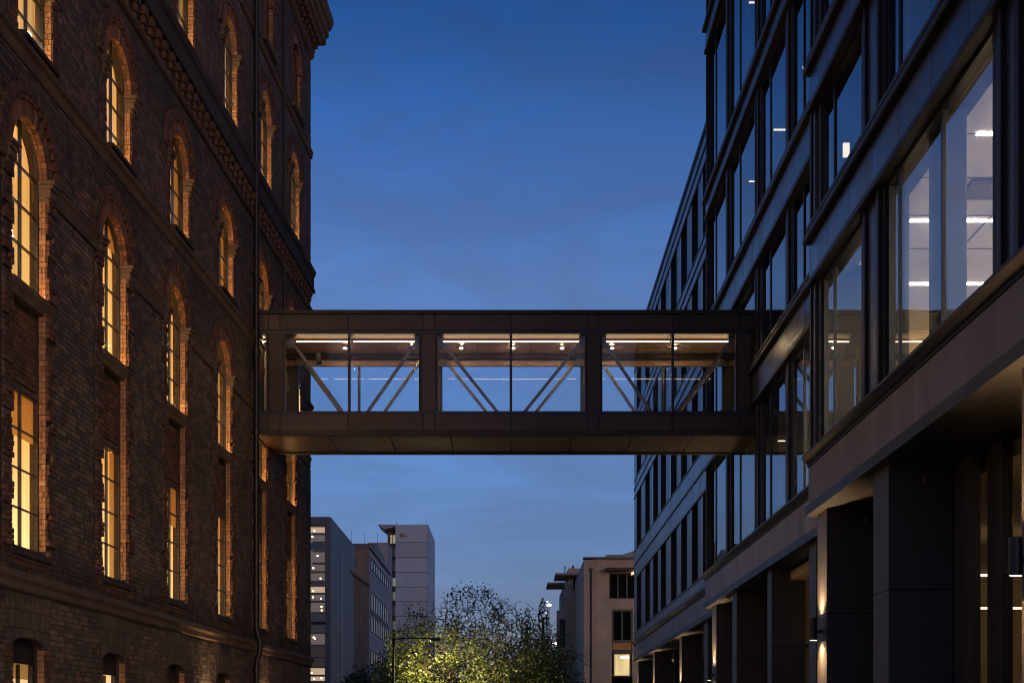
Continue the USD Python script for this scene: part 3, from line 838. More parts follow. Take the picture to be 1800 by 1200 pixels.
def facade(X, y0, y1, rows_, wins, zt, back, ends_=True):
    """one glazed bay front: floors of panes between dark piers, deep metal spandrels"""
    G = X + (.15 if X < 5.2 else .125)
    for (z0, z1) in rows_:
        for grp in wins:
            a, b = grp[0], grp[-1]
            fr = MB()
            fr.box(G - .03, G + .06, a - .07, a, z0, z1).box(G - .03, G + .06, b, b + .07, z0, z1)
            fr.box(G - .04, G + .06, a - .07, b + .07, z0 - .05, z0).box(G - .04, G + .06, a - .07, b + .07, z1, z1 + .05)
            w = obj('window', fr, M['frame'], office)
            for k in range(len(grp) - 1):
                p0, p1 = grp[k], grp[k + 1]
                if k:
                    obj('mullion', MB().box(G - .022, G + .05, p0 - .03, p0 + .03, z0, z1), M['frame'], w)
                    p0 += .03
                if k < len(grp) - 2:
                    p1 -= .03
                ti, tj = rng.gauss(0, .0012), rng.gauss(0, .0012)
                obj('pane', MB().quad((G + tj, p0, z1), (G + ti + tj, p1, z1), (G + ti, p1, z0), (G, p0, z0)), M['glass_office'], w)
    # piers between the window groups
    edges = [y0] + sum([[g[0] - .07, g[-1] + .07] for g in wins], []) + [y1]
    zb, ztop = rows_[0][0] - .05, zt
    for a, b in zip(edges[::2], edges[1::2]):
        if b - a < .05:
            continue
        for (z0, z1) in rows_:
            if b - a > .5:
                q = [(a, a + .13, .085), (a + .13, a + .26, .03), (a + .26, b - .38, .08), (b - .38, b - .28, .035), (b - .28, b - .14, .08), (b - .14, b, .085)]
            else:
                q = [(a, a + (b - a) * .45, .085), (a + (b - a) * .45, b, .04)]
            for i, (p, r_, off) in enumerate(q):
                if r_ - p < .02:
                    continue
                obj('pier_panel' if off > 0 else 'pier_fin', MB().bbox(X + off, X + .30, p + .002, r_ - .002, z0 - .045, z1 + .045, .006), M['panel'] if off in (.08, .04) else M['bronze_dark'], office)
    # spandrels
    for k, (z0, z1) in enumerate(rows_):
        lo = z1 + .05
        hi = rows_[k + 1][0] - .05 if k + 1 < len(rows_) else zt
        hgt = hi - lo
        obj('head_trim', MB().bbox(X - .05, X + .3, y0, y1, lo, lo + .10, .008), M['bronze_dark'], office)
        edges_ = np.linspace(y0, y1, max(2, int((y1 - y0) / 1.25)) + 1)
        for a, b in zip(edges_[:-1], edges_[1:]):
            obj('spandrel_panel', MB().bbox(X + rng.random() * .003, X + .28, a + .004, b - .004, lo + .104, hi - .33, .005), M['panel'], office)
        obj('ledge', MB().prism([(X + .28, hi - .327), (X - .09, hi - .30), (X - .105, hi - .28), (X - .105, hi - .21), (X - .04, hi - .19), (X + .28, hi - .19)], 'y', y0, y1 + .02), M['bronze_dark'], office)
        obj('recess_strip', MB().box(X + .03, X + .27, y0, y1, hi - .19, hi - .09), M['frame'], office)
        obj('ledge', MB().prism([(X + .28, hi - .09), (X - .045, hi - .085), (X - .055, hi - .03), (X + .1, hi - .002), (X + .28, hi - .002)], 'y', y0, y1 + .02), M['bronze_dark'], office)


winsA = [[8.6, 11.0, 13.0], [14.14, 15.86, 17.62, 18.05], [19.42, 21.18, 21.80]]
rowsA = [(6.41, 9.0), (10.13, 11.9), (12.95, 15.6), (16.7, 19.3), (20.4, 23.0)]
winsB = [[23.5, 26.3, 27.2], [28.0, 29.7, 30.6], [31.57, 33.65, 34.96], [35.8, 37.66, 38.75]]
rowsB = [(6.35, 9.2), (10.35, 12.35), (13.6, 16.45), (17.35, 21.3), (22.35, 25)]
facade(XA, YA0, YA1, rowsA, winsA, 24.3, None)
facade(XB, YA1, YB1, rowsB, winsB, 26.3, None)
# end wall of bay A's projection and of B's (face away, seen from aside)
obj('return_wall', MB().box(XA + .01, XB + .35, YA1 - .10, YA1 - .004, 5.45, 24.2), M['bronze_dark'], office)
obj('return_wall', MB().box(XB + .01, XC + .3, YB1 - .10, YB1 - .004, 5.45, 26.2), M['bronze_dark'], office)


def fascia(X, y0, y1):
    zt = 6.30
    obj('trim', MB().prism([(X + .3, 5.24), (X - .06, 5.24), (X - .06, 5.40), (X - .02, 5.43), (X + .3, 5.43)], 'y', y0, y1 + .03), M['bronze_dark'], office)
    n = max(1, round((y1 - y0) / 3.3))
    e = np.linspace(y0, y1, n + 1)
    for a, b in zip(e[:-1], e[1:]):
        obj('fascia_panel', MB().bbox(X - .01, X + .28, a + .004, b - .004, 5.434, 6.05, .005), M['fascia'], office)
    obj('trim', MB().prism([(X + .28, 6.052), (X - .02, 6.052), (X - .035, 6.08), (X - .02, 6.11), (X + .28, 6.11)], 'y', y0, y1), M['bronze_dark'], office)
    obj('ledge', MB().prism([(X + .28, 6.113), (X - .03, 6.113), (X - .12, 6.20), (X - .12, 6.24), (X + .12, zt), (X + .28, zt)], 'y', y0, y1 + .03), M['bronze_dark'], office)


fascia(XA, YA0, YA1)
fascia(XB, YA1, YB1)
fascia(XC, YB1, YC1)
# soffit over the arcade
for X, a, b in ((XA, YA0, YA1), (XB, YA1, YB1), (XC, YB1, YC1)):
    e = np.linspace(a, b, int((b - a) / 2.4) + 1)
    for p, q in zip(e[:-1], e[1:]):
        obj('soffit_panel', MB().box(X + .28, 9.0, p + .005, q - .005, 5.26, 5.40), M['bronze'], office)
# pillars: two granite blocks each, joint at 3.55
PIL = [(XA, 12.63, 13.30), (XA, 18.0, 18.76), (XA, 21.53, 22.2), (XB, 25.2, 25.8), (XB, 29.5, 30.0), (XB, 34.1, 34.8), (XB, 37.5, 38.3), (XC, 43.0, 43.8), (XC, 49.6, 50.3), (XC, 59.0, 59.8), (XC, 66.6, 67.4)]
for X, a, b in PIL:
    d = .86 if X < 5 else .75
    obj('pillar', MB().bbox(X + .10, X + .10 + d, a, b, .12, 3.547, .006), M['granite'], office, label='lower granite block of a pillar')
    obj('pillar', MB().bbox(X + .10, X + .10 + d, a, b, 3.553, 5.26, .006), M['granite'], office, label='upper granite block of a pillar')
for X, yy, zz in ((5.55, 17.99, 5.02), (5.70, 21.52, 5.04)):
    obj('sensor_box', MB().bbox(X - .035, X + .035, yy - .05, yy, zz - .04, zz + .04, .008), M['steel'], office)
# recessed shopfront behind the pillars
SX = 6.05


def shopfront(X, y0, y1, mull, lit):
    for a in mull:
        obj('shop_mullion', MB().bbox(X - .06, X + .1, a - .06, a + .06, .12, 5.26, .006), M['frame'], office)
    ys = [y0] + mull + [y1]
    for a, b in zip(ys[:-1], ys[1:]):
        obj('shop_pane', MB().quad((X, a + .06, 5.26), (X, b - .06, 5.26), (X, b - .06, .12), (X, a + .06, .12)), M['glass_shop'] if lit else M['glass_dark'], office)
    obj('shop_transom', MB().box(X - .04, X + .06, y0, y1, 3.55, 3.60), M['frame'], office)


obj('dark_cladding', MB().bbox(5.95, 6.07, 17.31, 18.76, .12, 5.26, .006), M['granite'], office)
obj('dark_cladding', MB().bbox(5.86, 5.95, 18.3, 21.4, .12, 5.26, .006), M['granite'], office)
obj('shop_mullion', MB().bbox(SX - .06, SX + .08, 16.35, 16.86, .12, 5.26, .01), M['frame'], office)
shopfront(SX, 10.0, 16.35, [12.2, 14.2], True)
obj('shop_pane', MB().quad((SX, 16.86, 5.26), (SX, 17.31, 5.26), (SX, 17.31, .12), (SX, 16.86, .12)), M['glass_shop'], office)
shopfront(XB + .95, YA1 + .1, YB1 - .1, [24.4, 26.6, 28.8, 31, 33.2, 35.4, 37.2], False)
shopfront(XC + .95, YB1 + .1, YC1, [41, 43.5, 46, 48.5, 51, 53.5, 56, 58.5, 61, 63.5, 66], False)
obj('lobby_wall', MB().box(13, 13.2, 8, 67.8, .12, 5.26).box(6.3, 13, 30.0, 30.2, .12, 5.26).box(6.3, 13, 8, 8.2, .12, 5.26), M['office_warm'], office)
obj('lobby_ceiling', MB().box(6.15, 13, 8.2, 30, 5.0, 5.2), M['office_warm'], office)
for y in (12.5, 16.5, 22.6, 28.5):
    obj('lobby_light', MB().box(6.4, 12.5, y - .03, y + .03, 4.27, 4.31), M['lobby_light'], office)
# office floors
ROOFS = [(6.2, 9.28), (9.95, 12.5)]
for k, (zf, zc) in enumerate(ROOFS):
    obj('office_floor', MB().box(XA + .33, 14, YA0, 21.9, zf - .3, zf).box(XB + .33, 14, 21.9, YB1, zf - .3, zf), M['carpet'], office)
    obj('office_ceiling', MB().box(XA + .62, 14, YA0, 21.9, zc, zc + .2).box(XB + .62, 14, 21.9, YB1, zc, zc + .2), M['office_white'], office)
    obj('ceiling_bulkhead', MB().box(XA + .28, XA + .62, YA0, 21.9, zc - .10, zc + .2), M['dark_inside'], office)
    obj('ceiling_bulkhead', MB().box(XB + .28, XB + .62, 21.9, YB1, zc - .10, zc + .2), M['dark_inside'], office)
    obj('office_wall', MB().box(14, 14.2, YA0, YB1, zf, zc).box(XB + .33, 14, 38.4, 38.6, zf, zc).box(XA + .33, 14, YA0, YA0 + .2, zf, zc), M['office_white'], office)
    obj('partition', MB().box(6.6, 14, 25.4, 25.55, zf, zc), M['office_warm'], office)
    for yy in (12.5, 16.2, 18.55):
        obj('office_column', MB().bbox(XA + .27, XA + .55, yy, yy + .62, zf, zc - .02, .02), M['dark_inside'], office)
    for yy in (27.2, 30.7, 35.0):
        obj('office_column', MB().bbox(XB + .25, XB + .5, yy + .1, yy + .7, zf, zc - .18, .02), M['dark_inside'], office)
for y in (11.4, 14.25, 17.1, 20.0, 22.8):
    obj('ceiling_light', MB().box(5.95, 13.5, y - .035, y + .035, 9.268, 9.279), M['light_white'], office)
for y in (28.0, 31.5, 35.0):
    obj('ceiling_light', MB().box(6.6, 12.5, y - .03, y + .03, 9.268, 9.279), M['lobby_light'], office)
for y in (15.5, 19.0):
    obj('ceiling_light', MB().box(6.2, 12.5, y - .03, y + .03, 12.488, 12.499), M['lobby_light'], office)
# ceiling tile joints
for y in np.arange(9, 21.8, 1.35):
    obj('ceiling_joint', MB().box(XA + .63, 13.9, y - .012, y + .012, 9.270, 9.279), M['steel'], office)
for x in (7.1, 8.6, 10.1, 11.6):
    obj('ceiling_joint', MB().box(x - .012, x + .012, YA0 + .3, 21.8, 9.268, 9.2795), M['steel'], office)
obj('ceiling_vent', MB().bbox(6.35, 6.95, 18.5, 19.1, 9.22, 9.2795, .02), M['steel'], office)
obj('ceiling_duct', MB().tube([(6.0, 8.3, 9.05), (9.5, 21.6, 9.05)], .035, 8), M['office_white'], office)
obj('wall_panel_light', MB().box(5.35, 5.45, 21.58, 21.62, 10.92, 11.14), M['soft_panel'], office)
for X, y0, y1, rr in ((XA, YA0, YA1, rowsA[2:]), (XB, YA1, YB1, rowsB[2:])):
    for z0, z1 in rr:
        for y in np.arange(y0 + 1.5, y1 - .6, 3.1):
            obj('ceiling_light', MB().box(X + .8, X + 3.1, y - .04, y + .04, z1 + .13, z1 + .14), M['added_dim_light'], office)  # strip added to give the upper panes a faint glow
# blinds and dark upper floors
for X, y0, y1, rr in ((XA, YA0, YA1, rowsA[2:]), (XB, YA1, YB1, rowsB[2:])):
    for z0, z1 in rr:
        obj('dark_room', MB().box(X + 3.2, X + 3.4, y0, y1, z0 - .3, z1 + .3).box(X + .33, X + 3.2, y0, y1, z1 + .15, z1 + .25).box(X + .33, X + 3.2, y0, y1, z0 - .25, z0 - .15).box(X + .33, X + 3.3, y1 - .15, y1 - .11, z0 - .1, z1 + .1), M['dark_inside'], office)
for X, rr, ww in ((XA, rowsA[1:4], winsA[1:]), (XB, rowsB, winsB)):
    for z0, z1 in rr:
        for g in ww:
            for k in range(len(g) - 1):
                if rng.random() < .55:
                    a = g[k] + .06
                    b = a + rng.uniform(.2, .7)
                    obj('blind', MB().box(X + .30, X + .325, a, min(b, g[k + 1] - .05), z0 + .02, z1 - .02), M['blind'], office)
obj('roof', MB().box(XA + .2, 16, YA0, YA1, 24.3, 24.6).box(XB + .2, 16, YA1, YB1, 26.3, 26.6).box(XC + .2, 16, YB1, YC1, 20.9, 21.2), M['bronze_dark'], office)
obj('back_wall', MB().box(15.5, 16, YA0, YC1, 0, 20.8).box(6.6, 15.5, YC1 - .3, YC1 - .02, 0, 20.8).box(6, 15.5, YA0 - .02, YA0 + .0, 0, 24), M['bronze_dark'], office)

# block C: folded metal panels with slit windows
SL = [40.4, 43.4, 46.1, 49.0, 52.1, 55.7, 58.7, 62.2, 66.4]     # far edge of each slit
SW = [1.2, 1.2, 1.2, 1.3, 1.4, 1.5, 1.5, 1.6, 1.8]
rowsC = [(6.75, 9.38), (10.85, 13.5), (14.4, 16.8), (17.65, 19.9)]
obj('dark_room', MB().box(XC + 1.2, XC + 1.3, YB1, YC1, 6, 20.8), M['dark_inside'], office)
for z0, z1 in rowsC:
    prev = YB1
    for k, (f_, w_) in enumerate(zip(SL, SW)):
        a = max(f_ - w_, YB1 + .05)
        # the three folds between slits
        if a - prev > .3:
            e = np.linspace(prev, a, 4)
            for i, (p, q) in enumerate(zip(e[:-1], e[1:])):
                o0, o1 = ((.0, .0), (.05, .0), (.0, .045))[i]
                P = [(XC + o0, p + .004), (XC + o1, q - .004), (XC + .3, q - .004), (XC + .3, p + .004)]
                obj('cladding_panel', MB().prism(P, 'z', z0, z1), M['panel'], office)
        fr = MB().box(XC + .24, XC + .32, a, a + .05, z0, z1).box(XC + .24, XC + .32, f_ - .05, f_, z0, z1).box(XC + .24, XC + .32, a, f_, z0, z0 + .05).box(XC + .24, XC + .32, a, f_, z1 - .05, z1)
        w = obj('slit_window', fr, M['frame'], office)
        obj('pane', MB().quad((XC + .28, a + .05, z1 - .05), (XC + .28, f_ - .05, z1 - .05), (XC + .28, f_ - .05, z0 + .05), (XC + .28, a + .05, z0 + .05)), M['glass_dark'], w)
        obj('reveal', MB().box(XC + .02, XC + .24, f_, f_ + .02, z0, z1), M['frame'], w)
        if a > YB1 + .06:
            obj('reveal', MB().box(XC + .02, XC + .24, a - .02, a, z0, z1), M['frame'], w)
        prev = f_ + .02
    if YC1 - prev > .1:
        obj('cladding_panel', MB().box(XC, XC + .3, prev, YC1, z0, z1), M['panel'], office)
zz = [6.30] + sum([[a, b] for a, b in rowsC], []) + [20.9]
for lo, hi in zip(zz[::2], zz[1::2]):
    e = np.linspace(YB1, YC1, 12)
    for p, q in zip(e[:-1], e[1:]):
        obj('spandrel_panel', MB().bbox(XC - .005 + rng.random() * .004, XC + .29, p + .004, q - .004, lo + .06, hi - .06, .004), M['panel'], office)
    obj('ledge', MB().box(XC - .03, XC + .29, YB1, YC1, lo, lo + .057), M['bronze_dark'], office)
    obj('ledge', MB().box(XC - .025, XC + .29, YB1, YC1, hi - .057, hi), M['bronze_dark'], office)
    if hi - lo > .8 and lo > 7:
        m_ = (lo + hi) / 2
        obj('ledge', MB().box(XC - .035, XC - .0, YB1, YC1, m_ - .02, m_ + .05), M['bronze_dark'], office)
obj('roof_edge', MB().box(XC - .05, XC + .4, YB1, YC1, 20.9, 21.05), M['bronze_dark'], office)

# ------------------------------------------------------------------ the bridge
D0, D1 = 31.333, 33.5
bridge = thing('footbridge', 'enclosed bronze and glass footbridge spanning the street between the buildings', 'bridge', (0, 0, 0))


def bx_(p):
    return (p - 900) / 75.0


def bz(p):
    return EYE + (HOR - p) / 75.0


XL, XR = bx_(445.5), XB + .14
ZR, ZB = bz(545), bz(765)
zg0, zg1 = bz(722), bz(586)
posts = [(471, 499), (739, 767), (1030, 1057.5), (1295, 1322)]
for yy, s in ((D0, 1), (D1, -1)):
    obj('fascia_back', MB().box(XL + .01, XR - .01, yy + s * .04, yy + s * .21, bz(579), bz(553.5)).box(XL + .01, XR - .01, yy + s * .04, yy + s * .21, bz(755), bz(729)), M['frame'], bridge)
    # horizontal members: upper and lower fascia panels, cut at the joints seen
    joints = [445.5, 472.5, 492.5, 612, 743, 764, 898, 1033, 1053, 1183, 1300, 1330]
    ja = [min(bx_(p), XR) for p in joints]
    ja[0] = XL
    for a, b in zip(ja[:-1], ja[1:]):
        if b - a < .02:
            continue
        off = rng.random() * .003
        obj('fascia_panel', MB().bbox(a + .011, b - .011, yy + s * off, yy + s * .22, bz(580), bz(552.5), .004), M['bronze'], bridge)
        obj('fascia_panel', MB().bbox(a + .011, b - .011, yy + s * off, yy + s * .22, bz(756), bz(728), .004), M['bronze'], bridge)
    obj('roof_edge', MB().bbox(XL, XR, yy - s * .035, yy + s * .25, bz(552), ZR, .006), M['bronze_dark'], bridge)
    obj('bottom_edge', MB().bbox(XL, XR, yy - s * .03, yy + s * .16, ZB, bz(756.5), .006), M['bronze_dark'], bridge)
    obj('window_head', MB().box(XL, XR, yy + s * .02, yy + s * .24, zg1, bz(580.3)), M['frame'], bridge)
    obj('window_sill', MB().box(XL, XR, yy + s * .01, yy + s * .24, bz(727.6), zg0), M['frame'], bridge)
    for p, q in posts:
        a, b = bx_(p), min(bx_(q), XR - .05)
        obj('post_cladding', MB().bbox(a + .02, b - .02, yy + s * .004, yy + s * .2, zg0 + .002, zg1 - .002, .006), M['bronze'], bridge)
        for e in (a, b):
            obj('post_trim', MB().box(e - .018, e + .018, yy - s * .012, yy + s * .2, zg0 + .001, zg1 - .001), M['bronze_dark'], bridge)
    wins = [(447.5, [], 467.5), (500.5, [613.5], 736), (769.5, [898], 1028), (1059, [1183], 1293)]
    for a, ms, b in wins:
        A, Bq = bx_(a), bx_(b)
        fr = MB()
        fr.box(A - .03, A, yy + s * .05, yy + s * .13, zg0, zg1).box(Bq, Bq + .03, yy + s * .05, yy + s * .13, zg0, zg1)
        w = obj('window', fr, M['frame'], bridge)
        es = [A] + [bx_(m_) for m_ in ms] + [Bq]
        for m_ in ms:
            obj('mullion', MB().box(bx_(m_) - .03, bx_(m_) + .03, yy + s * .03, yy + s * .13, zg0, zg1), M['frame'], w)
        for k in range(len(es) - 1):
            e0, e1 = es[k] + (.03 if k else 0), es[k + 1] - (.03 if k < len(es) - 2 else 0)
            t_ = rng.gauss(0, .002)
            obj('pane', MB().quad((e0, yy + s * .09, zg0), (e1, yy + s * .09 + t_, zg0), (e1, yy + s * .09 + t_, zg1), (e0, yy + s * .09, zg1)), M['glass_bridge'], w)
    # V-shaped truss braces behind the glass
    yt = yy + s * .32
    for (xl, xa, xr) in ((bx_(507), bx_(622), bx_(733)), (bx_(772), bx_(898), bx_(1025)), (bx_(1061), bx_(1168), bx_(1290))):
        obj('brace', MB().bar((xl, yt, 10.93), (xa - .03, yt, 8.86), .068, .07), M['steel'], bridge)
        obj('brace', MB().bar((xr, yt, 10.93), (xa + .03, yt, 8.86), .068, .07), M['steel'], bridge)
        obj('gusset', MB().bbox(xl - .12, xl + .08, yt - .05, yt + .05, 10.72, 11.02, .01), M['steel'], bridge)
        obj('gusset', MB().bbox(xr - .08, xr + .12, yt - .05, yt + .05, 10.72, 11.02, .01), M['steel'], bridge)
# roof, ceiling, floor, soffit
obj('roof', MB().box(XL, XR, D0 + .25, D1 - .25, ZR - .2, ZR - .03), M['slate'], bridge)
obj('floor', MB().box(XL, XR, D0 + .24, D1 - .24, 8.88, 9.08), M['carpet'], bridge)
for k in range(9):
    a, b = XL + k * 1.305, min(XL + (k + 1) * 1.305, XR)
    obj('ceiling_panel', MB().bbox(a + .006, b - .006, D0 + .62, D1 - .25, 11.02, 11.06, .003), M['wood'], bridge)
obj('ceiling_beam', MB().bbox(XL, XR, D0 + .52, D0 + .62, 10.97, 11.06, .008), M['bronze_dark'], bridge)
obj('ceiling_beam', MB().bbox(XL, XR, D1 - .40, D1 - .245, 10.90, 11.015, .008), M['bronze_dark'], bridge)
obj('rear_header', MB().bbox(XL, XR, D1 - .24, D1 - .14, 10.76, 10.97, .004), M['wood'], bridge)
obj('ceiling_cove', MB().box(XL, XR, D0 + .245, D0 + .52, 11.02, 11.06), M['wood'], bridge)
for a, b in ((bx_(516), bx_(609)), (bx_(617), bx_(734)), (bx_(774), bx_(1026)), (bx_(1062), bx_(1180)), (bx_(1187), bx_(1290))):
    obj('strip_light', MB().box(a, b, D0 + .40, D0 + .42, 10.905, 10.925), M['light_warm'], bridge)
for p in (607, 725, 811, 902, 988, 1076, 1187):
    X = (p - 900) / FPX * 32.5
    dl = obj('downlight', MB().tube([(X, 32.5, 11.018), (X, 32.5, 10.985)], .05, 14), M['frame'], bridge)
    obj('lens', MB().tube([(X, 32.5, 10.984), (X, 32.5, 10.975)], .038, 14), M['spot'], dl)
obj('downlight', MB().tube([(bx_(456), 31.9, 11.018), (bx_(456), 31.9, 10.985)], .05, 14), M['frame'], bridge)
obj('lens', MB().tube([(bx_(456), 31.9, 10.984), (bx_(456), 31.9, 10.97)], .045, 14), M['spot'], bridge)
e = [XL] + [-5.75 + 1.432 * k for k in range(1, 8)] + [XR]
for a, b in zip(e[:-1], e[1:]):
    obj('soffit_panel', MB().bbox(a + .010, b - .010, D0 + .165, D1 - .165, ZB + .03 + rng.random() * .002, ZB + .09, .004), M['soffit'], bridge)
obj('soffit_back', MB().box(XL, XR, D0 + .16, D1 - .16, ZB + .1, ZB + .25), M['frame'], bridge)
obj('end_post', MB().bbox(XL + .0, XL + .06, D0 - .01, D1 + .01, ZB + .002, ZR - .002, .006), M['bronze_dark'], bridge)
obj('end_screen', MB().box(XL + .07, bx_(470), 32.3, 32.34, zg0 - .1, 11.0), M['plaster'], bridge, label='pale lit screen behind the narrow end window')
obj('speaker_box', MB().bbox(bx_(545), bx_(555), 32.2, 32.42, 10.55, 10.8, .02), M['frame'], bridge)

# ------------------------------------------------------------------ the wall lamps in the photograph
NAMES = ['large near wall lamp on the pillar at the right picture edge', 'wall lamp on the lit pillar at the front bay corner', 'wall lamp on the first lit pillar beyond the bridge', 'wall lamp on the lit pillar two pillars past the bridge', 'wall lamp on the third lit pillar past the bridge', 'wall lamp on the farthest lit pillar at the far corner']
for (X, ya, yb), nm in zip([PIL[0], PIL[2], PIL[6], PIL[8], PIL[9], PIL[10]], NAMES):
    wall_lamp(X - (.085 if ya < 14 else .045), (ya + yb) / 2, 3.14, 3.51, X + .10, 'black cylinder ' + nm, M['lamp_disc'], 'black cylinder wall lamps on the granite pillars')
yl = 27.2
xl_ = X0 + DX * yl
wall_lamp(xl_ + .16, yl, 1.75, 2.05, xl_ + .02, 'black cylinder wall lamp low on the brick wall before the drainpipe', M['lamp_disc_soft'])
yl = 32.4
xl_ = X0 + DX * yl
wall_lamp(xl_ + .24, yl, 2.1, 2.4, xl_ + .02, 'black cylinder wall lamp on the brick wall under the footbridge', M['lamp_disc_weak'])

# ------------------------------------------------------------------ street lamp by the tree
SLY = 78.0
sx, _ = px(692, 1120, SLY)
lx, lz = px(765, 1124, SLY)
lamp = thing('street_lamp', 'black street lamp post with long arm glowing before the tree', 'street lamp', (sx, SLY, 0))
obj('pole', MB().tube([(0, 0, 0), (0, 0, 2.5), (0, 0, lz + .15)], [.10, .09, .07], 10), M['post'], lamp, smooth=40)
obj('arm', MB().tube([(0, 0, lz + .05), (.8, 0, lz + .08), (lx - sx - .3, 0, lz + .09)], .035, 8), M['post'], lamp, smooth=40)
obj('lamp_head', MB().bbox(lx - sx - .32, lx - sx + .32, -.17, .30, lz + .04, lz + .12, .03), M['frame'], lamp)  # far edge lengthened to cut light thrown up into the crown
for q_ in ((lx - sx - .30, lx - sx + .30, -.16, -.145), (lx - sx - .30, lx - sx - .285, -.145, .145), (lx - sx + .285, lx - sx + .30, -.145, .145)):
    obj('lamp_skirt', MB().box(*q_, lz - .06, lz + .045), M['frame'], lamp)  # shield added to keep the lamp light off the office facade
obj('lamp_glass', MB().box(lx - sx - .2, lx - sx + .2, -.10, .10, lz - .035, lz + .035), M['street_glow'], lamp)


# ------------------------------------------------------------------ trees
def grow(seed, base, targets, trunk, tip=.008, power=2.7):
    """joins the target points to the trunk, nearest first; returns node positions, parents and radii"""
    P = [np.array(p, float) for p in trunk]
    par = [-1] + list(range(len(trunk) - 1))
    top = P[-1]
    T = sorted(targets, key=lambda t: np.linalg.norm(t - top))
    cap = np.zeros((len(T) * 5 + 50, 3))
    dep = np.zeros(len(cap))
    n = len(P)
    cap[:n] = P
    r0 = max(1, n // 2)
    dep[:n] = np.arange(n) * .5
    for t in T:
        d = np.linalg.norm(cap[r0:n] - t, axis=1)
        along = cap[r0:n, 2] - t[2]
        cost = d + np.maximum(0, along) * .8 + dep[r0:n] * .10
        j = int(np.argmin(cost)) + r0
        L = np.linalg.norm(t - cap[j])
        k = max(1, min(4, int(L / .45)))
        prev = j
        for i in range(1, k + 1):
            f = i / k
            q = cap[j] * (1 - f) + t * f
            q = q + nrg.normal(0, .05 * L * (0 if i == k else 1), 3) + np.array([0, 0, .10 * L * math.sin(math.pi * f)])
            cap[n] = q
            dep[n] = dep[prev] + L / k
            par.append(prev)
            prev = n
            n += 1
    P = cap[:n]
    rad = np.zeros(n)
    ch = np.zeros(n)
    for i in range(n - 1, 0, -1):
        if ch[i] == 0:
            rad[i] = tip ** power
        rad[par[i]] += rad[i]
        ch[par[i]] += 1
    return P, np.array(par), np.maximum(rad, tip ** power) ** (1 / power), ch


def tubes(P, par, rad, idx, sides=4):
    a, b = P[par[idx]], P[idx]
    ra, rb = np.minimum(rad[par[idx]], rad[idx] * 1.5), rad[idx]
    t = b - a
    L = np.linalg.norm(t, axis=1, keepdims=True) + 1e-9
    t = t / L
    ref = np.where(np.abs(t[:, 2:]) < .9, [0, 0, 1.0], [1.0, 0, 0])
    s = np.cross(t, ref)
    s /= np.linalg.norm(s, axis=1, keepdims=True) + 1e-9
    w = np.cross(t, s)
    ang = np.arange(sides) * 2 * np.pi / sides
    ring = np.cos(ang)[None, :, None] * s[:, None] + np.sin(ang)[None, :, None] * w[:, None]
    V = np.concatenate([a[:, None] + ring * ra[:, None, None], b[:, None] + ring * rb[:, None, None]], 1)
    k = np.arange(sides)
    q = np.stack([k, (k + 1) % sides, sides + (k + 1) % sides, sides + k], 1)
    f = np.vstack([q[:, [0, 1, 2]], q[:, [0, 2, 3]]])
    F = f[None] + (np.arange(len(idx)) * 2 * sides)[:, None, None]
    return V.reshape(-1, 3), F.reshape(-1, 3)


def leaves(points, n_each, sig, size, tone0=.5, seed=0):
    g = np.random.default_rng(seed)
    p = np.repeat(points, n_each, 0) + g.normal(0, sig, (len(points) * n_each, 3))
    m = len(p)
    d = g.normal(size=(m, 3)) + [0, 0, -.25]
    d /= np.linalg.norm(d, axis=1, keepdims=True)
    s = np.cross(d, g.normal(size=(m, 3)))
    s /= np.linalg.norm(s, axis=1, keepdims=True)
    L = size * g.uniform(.6, 1.25, (m, 1))
    V = np.stack([p, p + d * L * .5 + s * L * .32, p + d * L, p + d * L * .5 - s * L * .32], 1)
    F = np.array([[0, 1, 2], [0, 2, 3]])[None] + (np.arange(m) * 4)[:, None, None]
    mb = MB()
    mb.add(V.reshape(-1, 3), F.reshape(-1, 3))
    mb.t = [np.repeat(np.clip(g.normal(tone0, .25, m), 0, 1), 4)]
    return mb


def tree(label, loc, trunk, targets, leafmat, sizes, n_leaf, sig, leafsize, keep=None, tip=.010, cat='tree', seed=3):
    t = thing('tree', label, cat, loc)
    P, par, rad, ch = grow(seed, None, targets, trunk, tip)
    idx = np.arange(1, len(P))
    nt = len(trunk)
    mb = MB()
    mb.tube(P[:nt], np.maximum(rad[:nt], np.linspace(.15, tip * 1.5, nt)), 10)
    obj('trunk', mb, M['bark'], t, smooth=50)
    V, F = tubes(P, par, rad, idx[idx >= nt])
    obj('branches', MB().add(V, F), M['bark'], t)
    tips = P[(ch == 0)]
    if keep is not None:
        tips = keep(tips)
    if n_leaf:
        obj('crown', leaves(tips, n_leaf, sig, leafsize, seed=seed), M[leafmat], t)
    return t


